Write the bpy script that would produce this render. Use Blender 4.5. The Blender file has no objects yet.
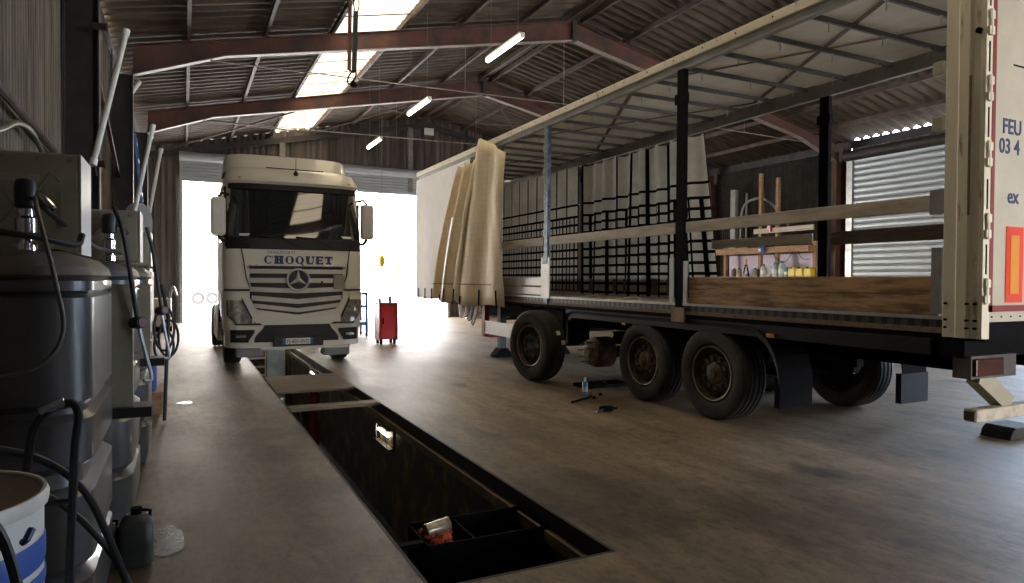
import bpy, bmesh, math, random
from mathutils import Vector, Matrix, noise as mnoise
random.seed(7)
PI = math.pi
S = bpy.context.scene
col = S.collection

# ------------------------------------------------------------------ materials
def mat(name, c, rough=.6, metal=0., var=.0, vscale=3., bump=0., bscale=30., c2=None, lo=.42, hi=.62, stretch=(1,1,1), spec=.5, coat=0.):
    m = bpy.data.materials.new(name); m.use_nodes = True
    nt = m.node_tree; N = nt.nodes; L = nt.links
    b = N['Principled BSDF']
    b.inputs['Base Color'].default_value = (*c, 1); b.inputs['Roughness'].default_value = rough
    b.inputs['Metallic'].default_value = metal; b.inputs['Specular IOR Level'].default_value = spec
    b.inputs['Coat Weight'].default_value = coat
    if var > 0 or c2 or bump > 0:
        tc = N.new('ShaderNodeTexCoord'); mp = N.new('ShaderNodeMapping'); mp.inputs['Scale'].default_value = stretch
        L.new(tc.outputs['Object'], mp.inputs['Vector'])
    if c2 or var > 0:
        n = N.new('ShaderNodeTexNoise'); n.inputs['Scale'].default_value = vscale; n.inputs['Detail'].default_value = 6; n.inputs['Roughness'].default_value = .65
        L.new(mp.outputs[0], n.inputs['Vector'])
        r = N.new('ShaderNodeValToRGB'); r.color_ramp.elements[0].position = lo; r.color_ramp.elements[1].position = hi
        a = c if not c2 else c2
        if c2: r.color_ramp.elements[0].color = (*c, 1); r.color_ramp.elements[1].color = (*c2, 1)
        else:
            r.color_ramp.elements[0].color = (*[x*(1-var) for x in c], 1); r.color_ramp.elements[1].color = (*[min(1, x*(1+var)) for x in c], 1)
        L.new(n.outputs['Fac'], r.inputs[0]); L.new(r.outputs[0], b.inputs['Base Color'])
    if bump > 0:
        n2 = N.new('ShaderNodeTexNoise'); n2.inputs['Scale'].default_value = bscale; n2.inputs['Detail'].default_value = 4
        L.new(mp.outputs[0], n2.inputs['Vector'])
        bp = N.new('ShaderNodeBump'); bp.inputs['Strength'].default_value = bump; bp.inputs['Distance'].default_value = .01
        L.new(n2.outputs['Fac'], bp.inputs['Height']); L.new(bp.outputs[0], b.inputs['Normal'])
    return m

def translucent(name, c, fac=.5, tc_=None, var=.1, vscale=4., rough=.7, stretch=(1,1,1)):
    m = mat(name, c, rough, var=var, vscale=vscale, stretch=stretch)
    nt = m.node_tree; N = nt.nodes; L = nt.links
    b = N['Principled BSDF']; out = N['Material Output']
    t = N.new('ShaderNodeBsdfTranslucent'); t.inputs['Color'].default_value = (*(tc_ or c), 1)
    mx = N.new('ShaderNodeMixShader'); mx.inputs[0].default_value = fac
    L.new(b.outputs[0], mx.inputs[1]); L.new(t.outputs[0], mx.inputs[2]); L.new(mx.outputs[0], out.inputs['Surface'])
    return m

M = {}
M['sheet'] = mat('fibre_cement', (.040,.029,.020), .8, c2=(.085,.063,.042), vscale=1.6, stretch=(.6,4,1), bump=.3)
M['clad'] = mat('wall_cladding', (.09,.070,.047), .8, c2=(.19,.15,.10), vscale=2.2, stretch=(3,3,.25), bump=.2)
M['gable'] = mat('gable_cladding', (.045,.035,.03), .8, c2=(.17,.14,.12), vscale=2.0, stretch=(2.2,2.2,.10), lo=.40, hi=.72)
M['rust'] = mat('red_primer_steel', (.10,.036,.022), .7, c2=(.045,.023,.017), vscale=1.5)
M['darksteel'] = mat('dark_steel', (.03,.025,.023), .6, var=.3)
M['purlin'] = mat('purlin_steel', (.085,.055,.042), .7, var=.3)
M['galv'] = mat('galvanised', (.42,.43,.44), .4, .7, var=.15, vscale=8)
M['galvlip'] = mat('pale_flange', (.22,.175,.14), .6, var=.2, vscale=4)
M['slat'] = mat('shutter_slats', (.36,.40,.43), .4, .4, var=.04, vscale=2)
M['concrete'] = None
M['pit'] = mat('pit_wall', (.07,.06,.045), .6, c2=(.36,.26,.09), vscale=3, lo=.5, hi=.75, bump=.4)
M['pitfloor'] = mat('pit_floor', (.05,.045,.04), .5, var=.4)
M['iron'] = mat('pit_edge_iron', (.03,.024,.02), .7, .2, var=.4)
M['plank'] = mat('worn_plank', (.20,.145,.09), .75, c2=(.13,.09,.055), vscale=2, stretch=(1,12,12))
M['paint_sky_tint'] = mat('blue_paint_and_sky_tint', (.66,.78,.90), .5, var=.15)  # cart and strip paint; on the pit end wall it carries sky light
M['white'] = mat('cab_cream', (.86,.83,.73), .28, var=.02, vscale=2, coat=.4)
M['whitepl'] = mat('white_plastic', (.78,.77,.72), .4, var=.05)
M['glass'] = mat('windscreen_glass', (.012,.016,.018), .03, spec=1.0, coat=1.0)
M['black'] = mat('black_plastic', (.014,.014,.016), .55, var=.2)
M['grille'] = mat('grille_silver', (.70,.67,.58), .35, .2, var=.05)
M['chrome'] = mat('chrome', (.75,.75,.77), .12, 1.)
M['lamp'] = mat('headlamp_glass', (.50,.48,.42), .1, .5, var=.35, vscale=12, coat=1.)
M['navy'] = mat('navy_lettering', (.02,.035,.12), .5)
M['grey'] = mat('grey_paint', (.25,.25,.24), .5, var=.1)
M['rubber'] = mat('tyre_rubber', (.018,.017,.016), .75, c2=(.05,.043,.035), vscale=6, lo=.45, hi=.8)
M['rim'] = mat('rusty_rim', (.10,.080,.055), .5, .4, c2=(.045,.035,.025), vscale=9)
M['rimedge'] = mat('rim_edge', (.36,.30,.20), .45, .5, var=.3, vscale=9)
M['hub'] = mat('greasy_hub', (.15,.115,.08), .6, .3, c2=(.05,.035,.025), vscale=14)
M['alu'] = mat('aluminium', (.46,.46,.45), .42, .6, var=.08, vscale=3)
M['rail'] = mat('grey_roof_rail', (.30,.29,.27), .5, .4, var=.15)
M['bow'] = mat('dark_roof_bow', (.085,.085,.085), .6)
M['cream'] = mat('trailer_cream', (.70,.65,.50), .5, c2=(.30,.20,.11), vscale=5, lo=.60, hi=.72, stretch=(3,3,.8))
M['creampanel'] = mat('door_panel', (.50,.46,.36), .42, var=.05)
M['redpaint'] = mat('red_trim', (.22,.02,.015), .5, var=.1)
M['redlight'] = mat('red_reflector', (.75,.06,.03), .35)
M['orange'] = mat('orange_reflector', (.72,.30,.03), .35)
M['taillamp'] = mat('tail_lamp', (.05,.008,.008), .25, coat=.6)
M['wood'] = mat('side_board', (.46,.28,.125), .65, c2=(.15,.085,.035), vscale=2.2, stretch=(6,1,8), bump=.2)
M['wood2'] = mat('end_board', (.10,.07,.045), .65, var=.3, stretch=(6,1,8))
M['lath'] = mat('weathered_lath', (.52,.46,.36), .6, c2=(.36,.31,.23), vscale=2, stretch=(4,.8,5))
M['bedmat'] = mat('bed_floor', (.30,.24,.17), .7, c2=(.18,.14,.09), vscale=2, stretch=(8,1,1))
M['skirt'] = mat('blue_black_fender', (.006,.009,.014), .6, spec=.3, var=.2)
M['chassis'] = mat('chassis_black', (.004,.004,.005), .9, var=.3, spec=.12)
M['tarp'] = translucent('roof_tarpaulin', (.60,.56,.49), .25, (.5,.46,.38), var=.18, vscale=1.5, stretch=(1,.4,1))
M['curtain'] = translucent('beige_curtain', (.86,.74,.52), .18, (.88,.76,.54), var=.10, vscale=3, stretch=(1,1,.5))
def weave(m):
    N = m.node_tree.nodes; L = m.node_tree.links; b_ = N['Principled BSDF']; tr_ = [n for n in N if n.type == 'BSDF_TRANSLUCENT'][0]
    tc = N.new('ShaderNodeTexCoord'); sp = N.new('ShaderNodeSeparateXYZ'); L.new(tc.outputs['Object'], sp.inputs[0]); o = []
    for i, p in ((1,.14),(2,.11)):
        prev = sp.outputs[i]
        for op, v in (('DIVIDE',p),('FRACT',None),('LESS_THAN',.22)):
            n = N.new('ShaderNodeMath'); n.operation = op; L.new(prev, n.inputs[0])
            if v is not None: n.inputs[1].default_value = v
            prev = n.outputs[0]
        o.append(prev)
    n = N.new('ShaderNodeMath'); n.operation = 'MAXIMUM'; L.new(o[0], n.inputs[0]); L.new(o[1], n.inputs[1])
    for inp in (b_.inputs['Base Color'], tr_.inputs['Color']):
        mx = N.new('ShaderNodeMix'); mx.data_type = 'RGBA'; mx.blend_type = 'MULTIPLY'
        if inp.links: L.new(inp.links[0].from_socket, mx.inputs[6])
        else: mx.inputs[6].default_value = inp.default_value
        mx.inputs[7].default_value = (.95,.945,.93,1); L.new(n.outputs[0], mx.inputs[0]); L.new(mx.outputs[2], inp)
weave(M['curtain'])
M['whitecurtain'] = translucent('white_curtain', (.95,.95,.95), .2, (.97,.97,.97), var=.03)
M['band'] = mat('webbing', (.30,.23,.15), .8)
M['clearsheet'] = translucent('clear_roof_sheet', (.28,.24,.17), .9, (.14,.118,.082), var=.04, vscale=1.5)
M['tank'] = mat('grey_tank', (.085,.088,.095), .32, c2=(.065,.062,.055), vscale=2, coat=.3)
M['tanklid'] = mat('dusty_tank_lid', (.17,.125,.08), .55, c2=(.10,.10,.10), vscale=3)
M['box'] = mat('khaki_box', (.36,.33,.24), .55, var=.12)
M['boxedge'] = mat('khaki_box_edge', (.42,.42,.40), .4, .3)
M['hose'] = mat('black_hose', (.015,.015,.015), .45)
M['greyhose'] = mat('olive_hose', (.10,.095,.065), .5)
M['tube'] = mat('cream_tube', (.70,.67,.58), .45, var=.1)
M['blue'] = mat('blue_plastic', (.03,.10,.42), .45, var=.1)
M['yellow'] = mat('yellow_plastic', (.75,.55,.03), .45, var=.08)
M['teal'] = mat('teal_plastic', (.08,.30,.40), .45)
M['ice'] = mat('translucent_bottle', (.45,.58,.65), .35)
M['lilac'] = mat('lilac_panel', (.62,.55,.68), .6, var=.05)
M['shelfwood'] = mat('shelf_wood', (.38,.23,.12), .7, c2=(.25,.15,.08), vscale=3, stretch=(6,1,6))
M['red'] = mat('red_cabinet', (.42,.025,.03), .4, var=.08, coat=.2)
M['rag'] = mat('red_rag', (.55,.10,.05), .9, var=.4, vscale=20)
M['strapbrown'] = mat('brown_strap', (.11,.05,.03), .8, var=.2)
M['strapgreen'] = mat('green_strap', (.02,.033,.03), .8, var=.2)
M['sticker'] = mat('pale_sticker', (.75,.68,.48), .7)
M['screenpink'] = mat('dim_display', (.24,.10,.12), .3)
M['can'] = mat('tin_can', (.45,.40,.30), .35, .4, c2=(.2,.15,.1), vscale=14)
M['leaf'] = mat('pale_hedge', (.30,.38,.22), .8, var=.3, vscale=2)
M['tarmac'] = mat('yard_concrete', (.62,.62,.60), .7, var=.08)
M['puddle'] = mat('wet_patch', (.14,.17,.20), .22, spec=.9, var=.5, vscale=40)
M['oil'] = mat('oil_stain', (.03,.03,.035), .22, spec=.7)

def emis(name, c, s):
    m = bpy.data.materials.new(name); m.use_nodes = True
    b = m.node_tree.nodes['Principled BSDF']; b.inputs['Base Color'].default_value = (.8,.8,.8,1)
    b.inputs['Emission Color'].default_value = (*c,1); b.inputs['Emission Strength'].default_value = s
    return m
M['tubelight'] = emis('lit_tube', (1,.97,.86), 9)
M['pitlight'] = emis('pit_tube', (1,.93,.75), 9)

def floor_material():
    m = bpy.data.materials.new('workshop_concrete'); m.use_nodes = True
    N = m.node_tree.nodes; L = m.node_tree.links; b = N['Principled BSDF']
    tc = N.new('ShaderNodeTexCoord')
    def nz(sc, stretch, det=6, rough=.6):
        mp = N.new('ShaderNodeMapping'); mp.inputs['Scale'].default_value = stretch; L.new(tc.outputs['Object'], mp.inputs['Vector'])
        n = N.new('ShaderNodeTexNoise'); n.inputs['Scale'].default_value = sc; n.inputs['Detail'].default_value = det; n.inputs['Roughness'].default_value = rough
        L.new(mp.outputs[0], n.inputs['Vector']); return n
    def ramp(n, p0, c0, p1, c1):
        r = N.new('ShaderNodeValToRGB'); e = r.color_ramp.elements
        e[0].position = p0; e[0].color = (*c0,1); e[1].position = p1; e[1].color = (*c1,1); L.new(n.outputs['Fac'], r.inputs[0]); return r
    def mix(a, bb, mode='MULTIPLY', f=1.):
        x = N.new('ShaderNodeMix'); x.data_type = 'RGBA'; x.blend_type = mode; x.inputs[0].default_value = f
        L.new(a.outputs[0] if a.type != 'MIX' else a.outputs[2], x.inputs[6]); L.new(bb.outputs[0], x.inputs[7]); return x
    r1 = ramp(nz(.55, (1,.35,1)), .35, (.100,.070,.038), .68, (.285,.21,.125))
    r2 = ramp(nz(3.2, (1,.22,1), 8, .75), .36, (.58,.56,.54), .62, (1.15,1.15,1.15))
    r3 = ramp(nz(1.1, (1.,.8,1), 3), .30, (.45,.43,.42), .40, (1,1,1))
    r4 = ramp(nz(14, (1,.6,1), 7, .8), .36, (.55,.55,.55), .52, (1.08,1.08,1.08))
    x = mix(mix(mix(r1, r2), r3), r4)
    sx = N.new('ShaderNodeSeparateXYZ'); L.new(tc.outputs['Object'], sx.inputs[0]); nn = nz(2.5,(1,1,1),5,.6)
    def mt(op, *a):
        n = N.new('ShaderNodeMath'); n.operation = op
        for i, v in enumerate(a):
            if isinstance(v,(int,float)): n.inputs[i].default_value = v
            else: L.new(v, n.inputs[i])
        return n.outputs[0]
    fac = None   # oil-soaked spots beside the pit; the broad left-aisle one is painted-in shade
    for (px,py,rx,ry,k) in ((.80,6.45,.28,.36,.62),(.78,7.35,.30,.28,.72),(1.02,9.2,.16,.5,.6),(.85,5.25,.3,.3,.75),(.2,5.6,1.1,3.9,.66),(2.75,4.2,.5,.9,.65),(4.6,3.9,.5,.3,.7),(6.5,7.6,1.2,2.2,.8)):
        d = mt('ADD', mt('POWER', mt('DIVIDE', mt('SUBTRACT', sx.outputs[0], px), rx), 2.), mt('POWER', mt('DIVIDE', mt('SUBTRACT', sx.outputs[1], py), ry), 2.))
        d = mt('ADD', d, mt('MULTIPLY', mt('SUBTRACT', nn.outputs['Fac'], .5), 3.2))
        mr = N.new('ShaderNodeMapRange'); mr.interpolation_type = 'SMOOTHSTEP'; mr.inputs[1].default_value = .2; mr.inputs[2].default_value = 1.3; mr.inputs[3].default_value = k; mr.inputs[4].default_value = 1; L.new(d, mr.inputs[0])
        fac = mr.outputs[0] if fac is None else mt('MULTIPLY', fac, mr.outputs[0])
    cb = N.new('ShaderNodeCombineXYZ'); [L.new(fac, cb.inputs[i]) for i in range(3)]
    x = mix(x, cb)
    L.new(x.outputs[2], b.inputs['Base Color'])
    rr = N.new('ShaderNodeMapRange'); rr.inputs[1].default_value = .3; rr.inputs[2].default_value = .7; rr.inputs[3].default_value = .50; rr.inputs[4].default_value = .60
    n5 = nz(1.6, (1,.5,1), 6); L.new(n5.outputs['Fac'], rr.inputs[0]); L.new(rr.outputs[0], b.inputs['Roughness'])
    bp = N.new('ShaderNodeBump'); bp.inputs['Strength'].default_value = .25; bp.inputs['Distance'].default_value = .01
    n6 = nz(12, (1,1,1), 8, .7); L.new(n6.outputs['Fac'], bp.inputs['Height']); L.new(bp.outputs[0], b.inputs['Normal'])
    b.inputs['Specular IOR Level'].default_value = .45
    return m
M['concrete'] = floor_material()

def net_material():
    # grey curtain with black webbing grid; UV in metres (u along, v height above bed)
    m = translucent('webbed_curtain', (.40,.34,.25), .2, (.5,.43,.32), var=.15, vscale=2)
    N = m.node_tree.nodes; L = m.node_tree.links; b = N['Principled BSDF']
    uv = N.new('ShaderNodeUVMap'); sp = N.new('ShaderNodeSeparateXYZ'); L.new(uv.outputs[0], sp.inputs[0])
    def mt(op, a, bv=None):
        n = N.new('ShaderNodeMath'); n.operation = op
        for i, v in enumerate((a, bv)):
            if v is None: continue
            if isinstance(v, (int, float)): n.inputs[i].default_value = v
            else: L.new(v, n.inputs[i])
        return n.outputs[0]
    u, v = sp.outputs[0], sp.outputs[1]
    lu = mt('LESS_THAN', mt('FRACT', mt('DIVIDE', u, .20)), .30)
    lv = mt('LESS_THAN', mt('FRACT', mt('DIVIDE', v, .185)), .30)
    low = mt('LESS_THAN', v, 1.72)
    bigu = mt('LESS_THAN', mt('FRACT', mt('DIVIDE', u, .60)), .11)
    bigv = mt('MULTIPLY', mt('GREATER_THAN', v, 1.93), mt('LESS_THAN', v, 1.98))
    g = mt('MAXIMUM', mt('MULTIPLY', mt('MAXIMUM', lu, lv), low), mt('MAXIMUM', bigu, bigv))
    g = mt('MINIMUM', g, 1.0)
    blk = N.new('ShaderNodeBsdfDiffuse'); blk.inputs['Color'].default_value = (.008,.008,.009,1)
    out = N['Material Output']; old = out.inputs['Surface'].links[0].from_socket
    mx = N.new('ShaderNodeMixShader'); L.new(g, mx.inputs[0]); L.new(old, mx.inputs[1]); L.new(blk.outputs[0], mx.inputs[2]); L.new(mx.outputs[0], out.inputs['Surface'])
    return m
M['net'] = net_material()

# ------------------------------------------------------------------ mesh helper
class MB:
    def __init__(s): s.v = []; s.f = []; s.uv = None
    def add(s, vs, fs):
        n = len(s.v); s.v += [tuple(v) for v in vs]; s.f += [tuple(i+n for i in f) for f in fs]; return s
    def box(s, x0, x1, y0, y1, z0, z1, mtx=None):
        vs = [Vector((x, y, z)) for x in (x0, x1) for y in (y0, y1) for z in (z0, z1)]
        if mtx: vs = [mtx @ v for v in vs]
        return s.add(vs, [(0,1,3,2),(4,6,7,5),(0,4,5,1),(2,3,7,6),(0,2,6,4),(1,5,7,3)])
    def beam(s, a, b, w, h, up=(0,0,1)):
        a, b = Vector(a), Vector(b); d = (b-a).normalized(); up = Vector(up)
        if abs(d.dot(up)) > .98: up = Vector((0,1,0))
        r = d.cross(up).normalized(); u = r.cross(d)
        vs = [p + r*(i*w/2) + u*(j*h/2) for p in (a, b) for i in (-1,1) for j in (-1,1)]
        return s.add(vs, [(0,1,3,2),(4,6,7,5),(0,4,5,1),(2,3,7,6),(0,2,6,4),(1,5,7,3)])
    def tube(s, pts, r, n=8, rs=None, caps=True):
        pts = [Vector(p) for p in pts]; k = len(pts); rings = []
        prev = None
        for i, p in enumerate(pts):
            d = (pts[min(i+1,k-1)] - pts[max(i-1,0)]).normalized()
            if prev is None:
                a = Vector((0,0,1)) if abs(d.z) < .9 else Vector((1,0,0)); x = d.cross(a).normalized()
            else: x = (prev - d*prev.dot(d)).normalized()
            prev = x; y = d.cross(x); rr = rs[i] if rs else r
            rings.append([p + (x*math.cos(2*PI*j/n) + y*math.sin(2*PI*j/n))*rr for j in range(n)])
        vs = [v for ring in rings for v in ring]; fs = []
        for i in range(k-1):
            for j in range(n): fs.append((i*n+j, i*n+(j+1)%n, (i+1)*n+(j+1)%n, (i+1)*n+j))
        if caps: fs.append(tuple(range(n-1,-1,-1))); fs.append(tuple((k-1)*n+j for j in range(n)))
        return s.add(vs, fs)
    def lathe(s, prof, o, ax, n=32):
        # prof: list of (r, t) with t along ax
        o, ax = Vector(o), Vector(ax).normalized()
        a = Vector((0,0,1)) if abs(ax.z) < .9 else Vector((1,0,0)); x = ax.cross(a).normalized(); y = ax.cross(x)
        vs = [o + ax*t + (x*math.cos(2*PI*j/n) + y*math.sin(2*PI*j/n))*r for r, t in prof for j in range(n)]
        fs = [(i*n+j, i*n+(j+1)%n, (i+1)*n+(j+1)%n, (i+1)*n+j) for i in range(len(prof)-1) for j in range(n)]
        return s.add(vs, fs)
    def cyl(s, a, b, r, n=16, r2=None):
        a, b = Vector(a), Vector(b); return s.tube([a, b], r, n, rs=[r, r2 if r2 is not None else r])
    def prism(s, poly, fn):
        # poly 2d points, fn(p, k) -> 3d for k = 0, 1
        n = len(poly); vs = [fn(p, 0) for p in poly] + [fn(p, 1) for p in poly]
        fs = [tuple(range(n-1,-1,-1)), tuple(range(n, 2*n))] + [(i, (i+1)%n, n+(i+1)%n, n+i) for i in range(n)]
        return s.add(vs, fs)
    def grid(s, rows, closed=False):
        n = len(rows[0]); vs = [p for r in rows for p in r]; fs = []
        for i in range(len(rows)-1):
            for j in range(n if closed else n-1): fs.append((i*n+j, i*n+(j+1)%n, (i+1)*n+(j+1)%n, (i+1)*n+j))
        return s.add(vs, fs)
    def build(s, name, m, parent=None, smooth=False, bevel=0, solid=0, world=True, uv=None, sharp=40):
        off = Vector((0,0,0))
        if parent is not None and world:
            q = parent
            while q: off += q.location; q = q.parent
        me = bpy.data.meshes.new(name); me.from_pydata([tuple(Vector(v)-off) for v in s.v], [], s.f)
        bm = bmesh.new(); bm.from_mesh(me); bmesh.ops.recalc_face_normals(bm, faces=bm.faces); bm.to_mesh(me); bm.free()
        if uv:
            l = me.uv_layers.new(name='UVMap')
            for lp in me.loops: l.data[lp.index].uv = uv[lp.vertex_index]
        me.materials.append(m if not isinstance(m, str) else M[m])
        if smooth:
            for p in me.polygons: p.use_smooth = True
            try: me.set_sharp_from_angle(angle=math.radians(sharp))
            except Exception: pass
        o = bpy.data.objects.new(name, me); col.objects.link(o)
        if parent is not None: o.parent = parent
        if solid:
            q = o.modifiers.new('solid', 'SOLIDIFY'); q.thickness = solid; q.offset = 0
        if bevel:
            q = o.modifiers.new('bevel', 'BEVEL'); q.width = bevel; q.segments = 2; q.limit_method = 'ANGLE'
        return o

def tag(o, label, cat, group=None, kind=None):
    if label: o['label'] = label
    if cat: o['category'] = cat
    if group: o['group'] = group
    if kind: o['kind'] = kind
    return o
def thing(name, label, cat, loc=(0,0,0), group=None):
    o = bpy.data.objects.new(name, None); o.empty_display_size = .1; col.objects.link(o); o.location = loc
    return tag(o, label, cat, group)
def struct(o): o['kind'] = 'structure'; return o
def dup(o, loc, label, rz=None):
    c = o.copy(); col.objects.link(c); c.location = loc
    if rz is not None: c.rotation_euler.z = rz
    c['label'] = label
    for ch in list(o.children):
        d = ch.copy(); col.objects.link(d); d.parent = c
        for g in list(ch.children):
            e = g.copy(); col.objects.link(e); e.parent = d
    return c
def text(body, size, fn, name, m, parent, world=True, extrude=.002, space=1., align='LEFT', bold=0.):
    cu = bpy.data.curves.new('t', 'FONT'); cu.body = body; cu.size = size; cu.offset = bold; cu.extrude = extrude; cu.space_character = space; cu.align_x = align; cu.resolution_u = 3
    ob = bpy.data.objects.new('t', cu); col.objects.link(ob)
    dg = bpy.context.evaluated_depsgraph_get(); dg.update()
    me = bpy.data.meshes.new_from_object(ob.evaluated_get(dg))
    mb = MB(); mb.add([fn(v.co) for v in me.vertices], [tuple(p.vertices) for p in me.polygons])
    bpy.data.objects.remove(ob); bpy.data.curves.remove(cu); bpy.data.meshes.remove(me)
    return mb.build(name, m, parent, world=world)
def curve(pts, n=8):
    P = [Vector(p) for p in pts]; P = [P[0]*2-P[1]] + P + [P[-1]*2-P[-2]]; out = []
    for i in range(1, len(P)-2):
        a, b, c, d = P[i-1], P[i], P[i+1], P[i+2]
        for k in range(n):
            t = k/n; out.append(.5*((2*b) + (c-a)*t + (2*a-5*b+4*c-d)*t*t + (3*b-a-3*c+d)*t**3))
    out.append(P[-2]); return out

# ------------------------------------------------------------------ dimensions
XL, XR = -1.3, 19.85         # wall sheets
YB, YE = -8.35, 27.2         # back and end wall
XM = 9.27                    # ridge
SL = .2196
def zr(x): return 6.24 + SL*((x+.9) if x < XM else (19.44-x))     # top of rafters
FR = [YB+.1, -2.4, 3.5, 9.4, 15.3, 21.2]
PL, PR, PN, PF, PD = 1.152, 2.298, 3.28, 16.7, 1.45               # pit

# ------------------------------------------------------------------ floor, pit
b = MB()
for (x0,x1,y0,y1) in [(XL-.1,PL,YB-.1,YE+.1),(PR,XR+.1,YB-.1,YE+.1),(PL,PR,YB-.1,PN),(PL,PR,PF,YE+.1)]: b.box(x0,x1,y0,y1,-.25,0)
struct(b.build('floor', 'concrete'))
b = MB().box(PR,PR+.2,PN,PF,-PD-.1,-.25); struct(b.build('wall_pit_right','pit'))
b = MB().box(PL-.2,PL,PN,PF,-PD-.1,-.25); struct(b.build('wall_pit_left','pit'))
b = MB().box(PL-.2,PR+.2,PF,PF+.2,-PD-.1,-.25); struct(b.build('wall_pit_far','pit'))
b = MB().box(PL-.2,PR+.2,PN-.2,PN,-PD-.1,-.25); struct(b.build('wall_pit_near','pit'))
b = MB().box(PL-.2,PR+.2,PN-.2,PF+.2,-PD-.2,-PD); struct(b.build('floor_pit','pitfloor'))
# steel edging (angle) and recessed rail
b = MB(); b.box(PL-.008,PL+.010,PN,PF,-.12,.002); struct(b.build('trim_1','iron'))
b = MB(); b.box(PR-.010,PR+.012,PN,PF,-.12,.002); struct(b.build('trim_2','iron'))
b = MB(); b.box(PR-.06,PR-.005,PN,PF,-.20,-.12); struct(b.build('trim_3',mat('rail_ledge',(.22,.16,.09),.6,var=.3)))
b = MB(); b.box(PL,PR,PN-.008,PN+.010,-.12,.002); struct(b.build('trim_4','iron'))

# ------------------------------------------------------------------ walls
def corr(name, p0, p1, zb, zt, m, pitch=.10, amp=.018, extra=None):
    p0, p1 = Vector(p0), Vector(p1); L = (p1-p0).length; d = (p1-p0).normalized(); nrm = Vector((-d.y, d.x))
    n = int(L/pitch*4); ra, rb = [], []
    for i in range(n+1):
        s = L*i/n; ph = (s/pitch) % 1
        o = amp*(1 if ph < .35 else (-1 if .5 <= ph < .85 else 0))
        q = p0 + d*s + nrm*o
        ra.append((q.x, q.y, zb(s) if callable(zb) else zb)); rb.append((q.x, q.y, zt(s) if callable(zt) else zt))
    return struct(MB().grid([ra, rb]).build(name, m, solid=.006))
corr('wall_left', (XL,YB), (XL,YE), 0, 6.05, 'clad', .11)
corr('wall_right', (XR,9.0), (XR,9.6), 0, 6.2, 'clad', .11)
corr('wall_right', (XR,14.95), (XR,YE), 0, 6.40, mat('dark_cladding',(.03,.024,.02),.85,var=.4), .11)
corr('wall_right', (XR,YB), (XR,2.0), 0, 6.4, 'clad', .11)
corr('wall_right', (XR,2.0), (XR,9.0), 5.2, 6.4, 'clad', .11)
corr('wall_right', (XR,9.6), (XR,14.95), 5.85, 6.15, 'clad', .11)
# end wall (gable) above the door and beside it
corr('wall_end', (-.1,YE), (XM,YE), 5.25, lambda s: zr(-.1+s)+(.20 if (s/.38)%1 < .6 or s > 5.5 else .10), 'gable', .22, .02)
corr('wall_end', (XM,YE), (XR,YE), 5.25, lambda s: zr(XM+s)+.20, 'gable', .22, .02)
corr('wall_end', (XL,YE), (-.1,YE), 0, lambda s: zr(XL+s)+.20, 'gable', .22, .02)
corr('wall_end', (10.2,YE), (XR,YE), 0, 5.25, 'gable', .22, .02)
# back wall behind the camera: wide open door in the middle
corr('wall_back', (XL,YB), (XM,YB), 5.2, lambda s: zr(XL+s)+.2, 'gable', .22)
corr('wall_back', (XM,YB), (XR,YB), 5.2, lambda s: zr(XM+s)+.2, 'gable', .22)
corr('wall_back', (XL,YB), (7.2,YB), 0, 5.2, 'gable', .22)
corr('wall_back', (13.5,YB), (XR,YB), 0, 5.2, 'gable', .22)
corr('wall_light_blocker', (.6,-2.5), (6.4,-2.5), 0, 4.6, 'gable', .22)  # added out of view to block back-door light from the left side
# eave beams
struct(MB().box(XL-.02,XL+.03,YB,YE,5.95,6.275).build('trim_5','darksteel'))
struct(MB().box(XR-.03,XR+.02,YB,YE,6.02,6.275).build('trim_6','darksteel'))
# gable edge beam, pale posts of the gable
b = MB(); b.beam((-1.2,YE-.12,5.98),(XM,YE-.12,zr(XM)-.32),.10,.22); b.beam((XM,YE-.12,zr(XM)-.32),(XR-.1,YE-.12,5.98),.10,.22); struct(b.build('trim_7','darksteel'))
b = MB()
for x in (3.4, 8.5, 14.0): b.box(x-.1,x+.1,YE-.22,YE-.05,5.25,zr(x)-.35)
struct(b.build('trim_8', mat('gable_post',(.20,.19,.17),.6,var=.2)))

# ------------------------------------------------------------------ roof sheets
def roofsheet(name, x0, x1, m, y0=YB-.3, y1=YE+.3, pitch=.33, amp=.050, off=.175):
    n = int((y1-y0)/pitch*6); rows = []
    for x in [x0, (x0+x1)/2, x1]:
        rows.append([(x, y0+(y1-y0)*i/n, zr(x)+off+amp*math.cos(2*PI*((y1-y0)*i/n)/pitch)) for i in range(n+1)])
    o = MB().grid(rows).build(name, m, smooth=True, sharp=80)
    return struct(o)
roofsheet('ceiling', XL-.03, 3.02, 'sheet')
roofsheet('ceiling', 4.54, XM, 'sheet')
roofsheet('ceiling', XM, XR+.03, 'sheet')
roofsheet('window_1', 2.96, 4.60, 'clearsheet', y0=.5, off=.155, amp=.040)
roofsheet('ceiling', 2.96, 4.60, 'sheet', y1=.6, off=.165)
b = MB()
for i in range(24): y = .9+i*1.13; b.box(2.98,4.58,y-.02,y+.02,zr(3.78)-.23,zr(3.78)-.2) if False else b.beam((3.0,y,zr(3.0)+.10),(4.58,y,zr(4.58)+.10),.05,.012)
b.build('sheet_seams','rust',bpy.data.objects['window_1'])
struct(MB().tube([(XM,YB-.3,zr(XM)+.18),(XM,YE+.3,zr(XM)+.18)],.14,12).build('trim_9','sheet'))

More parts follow.
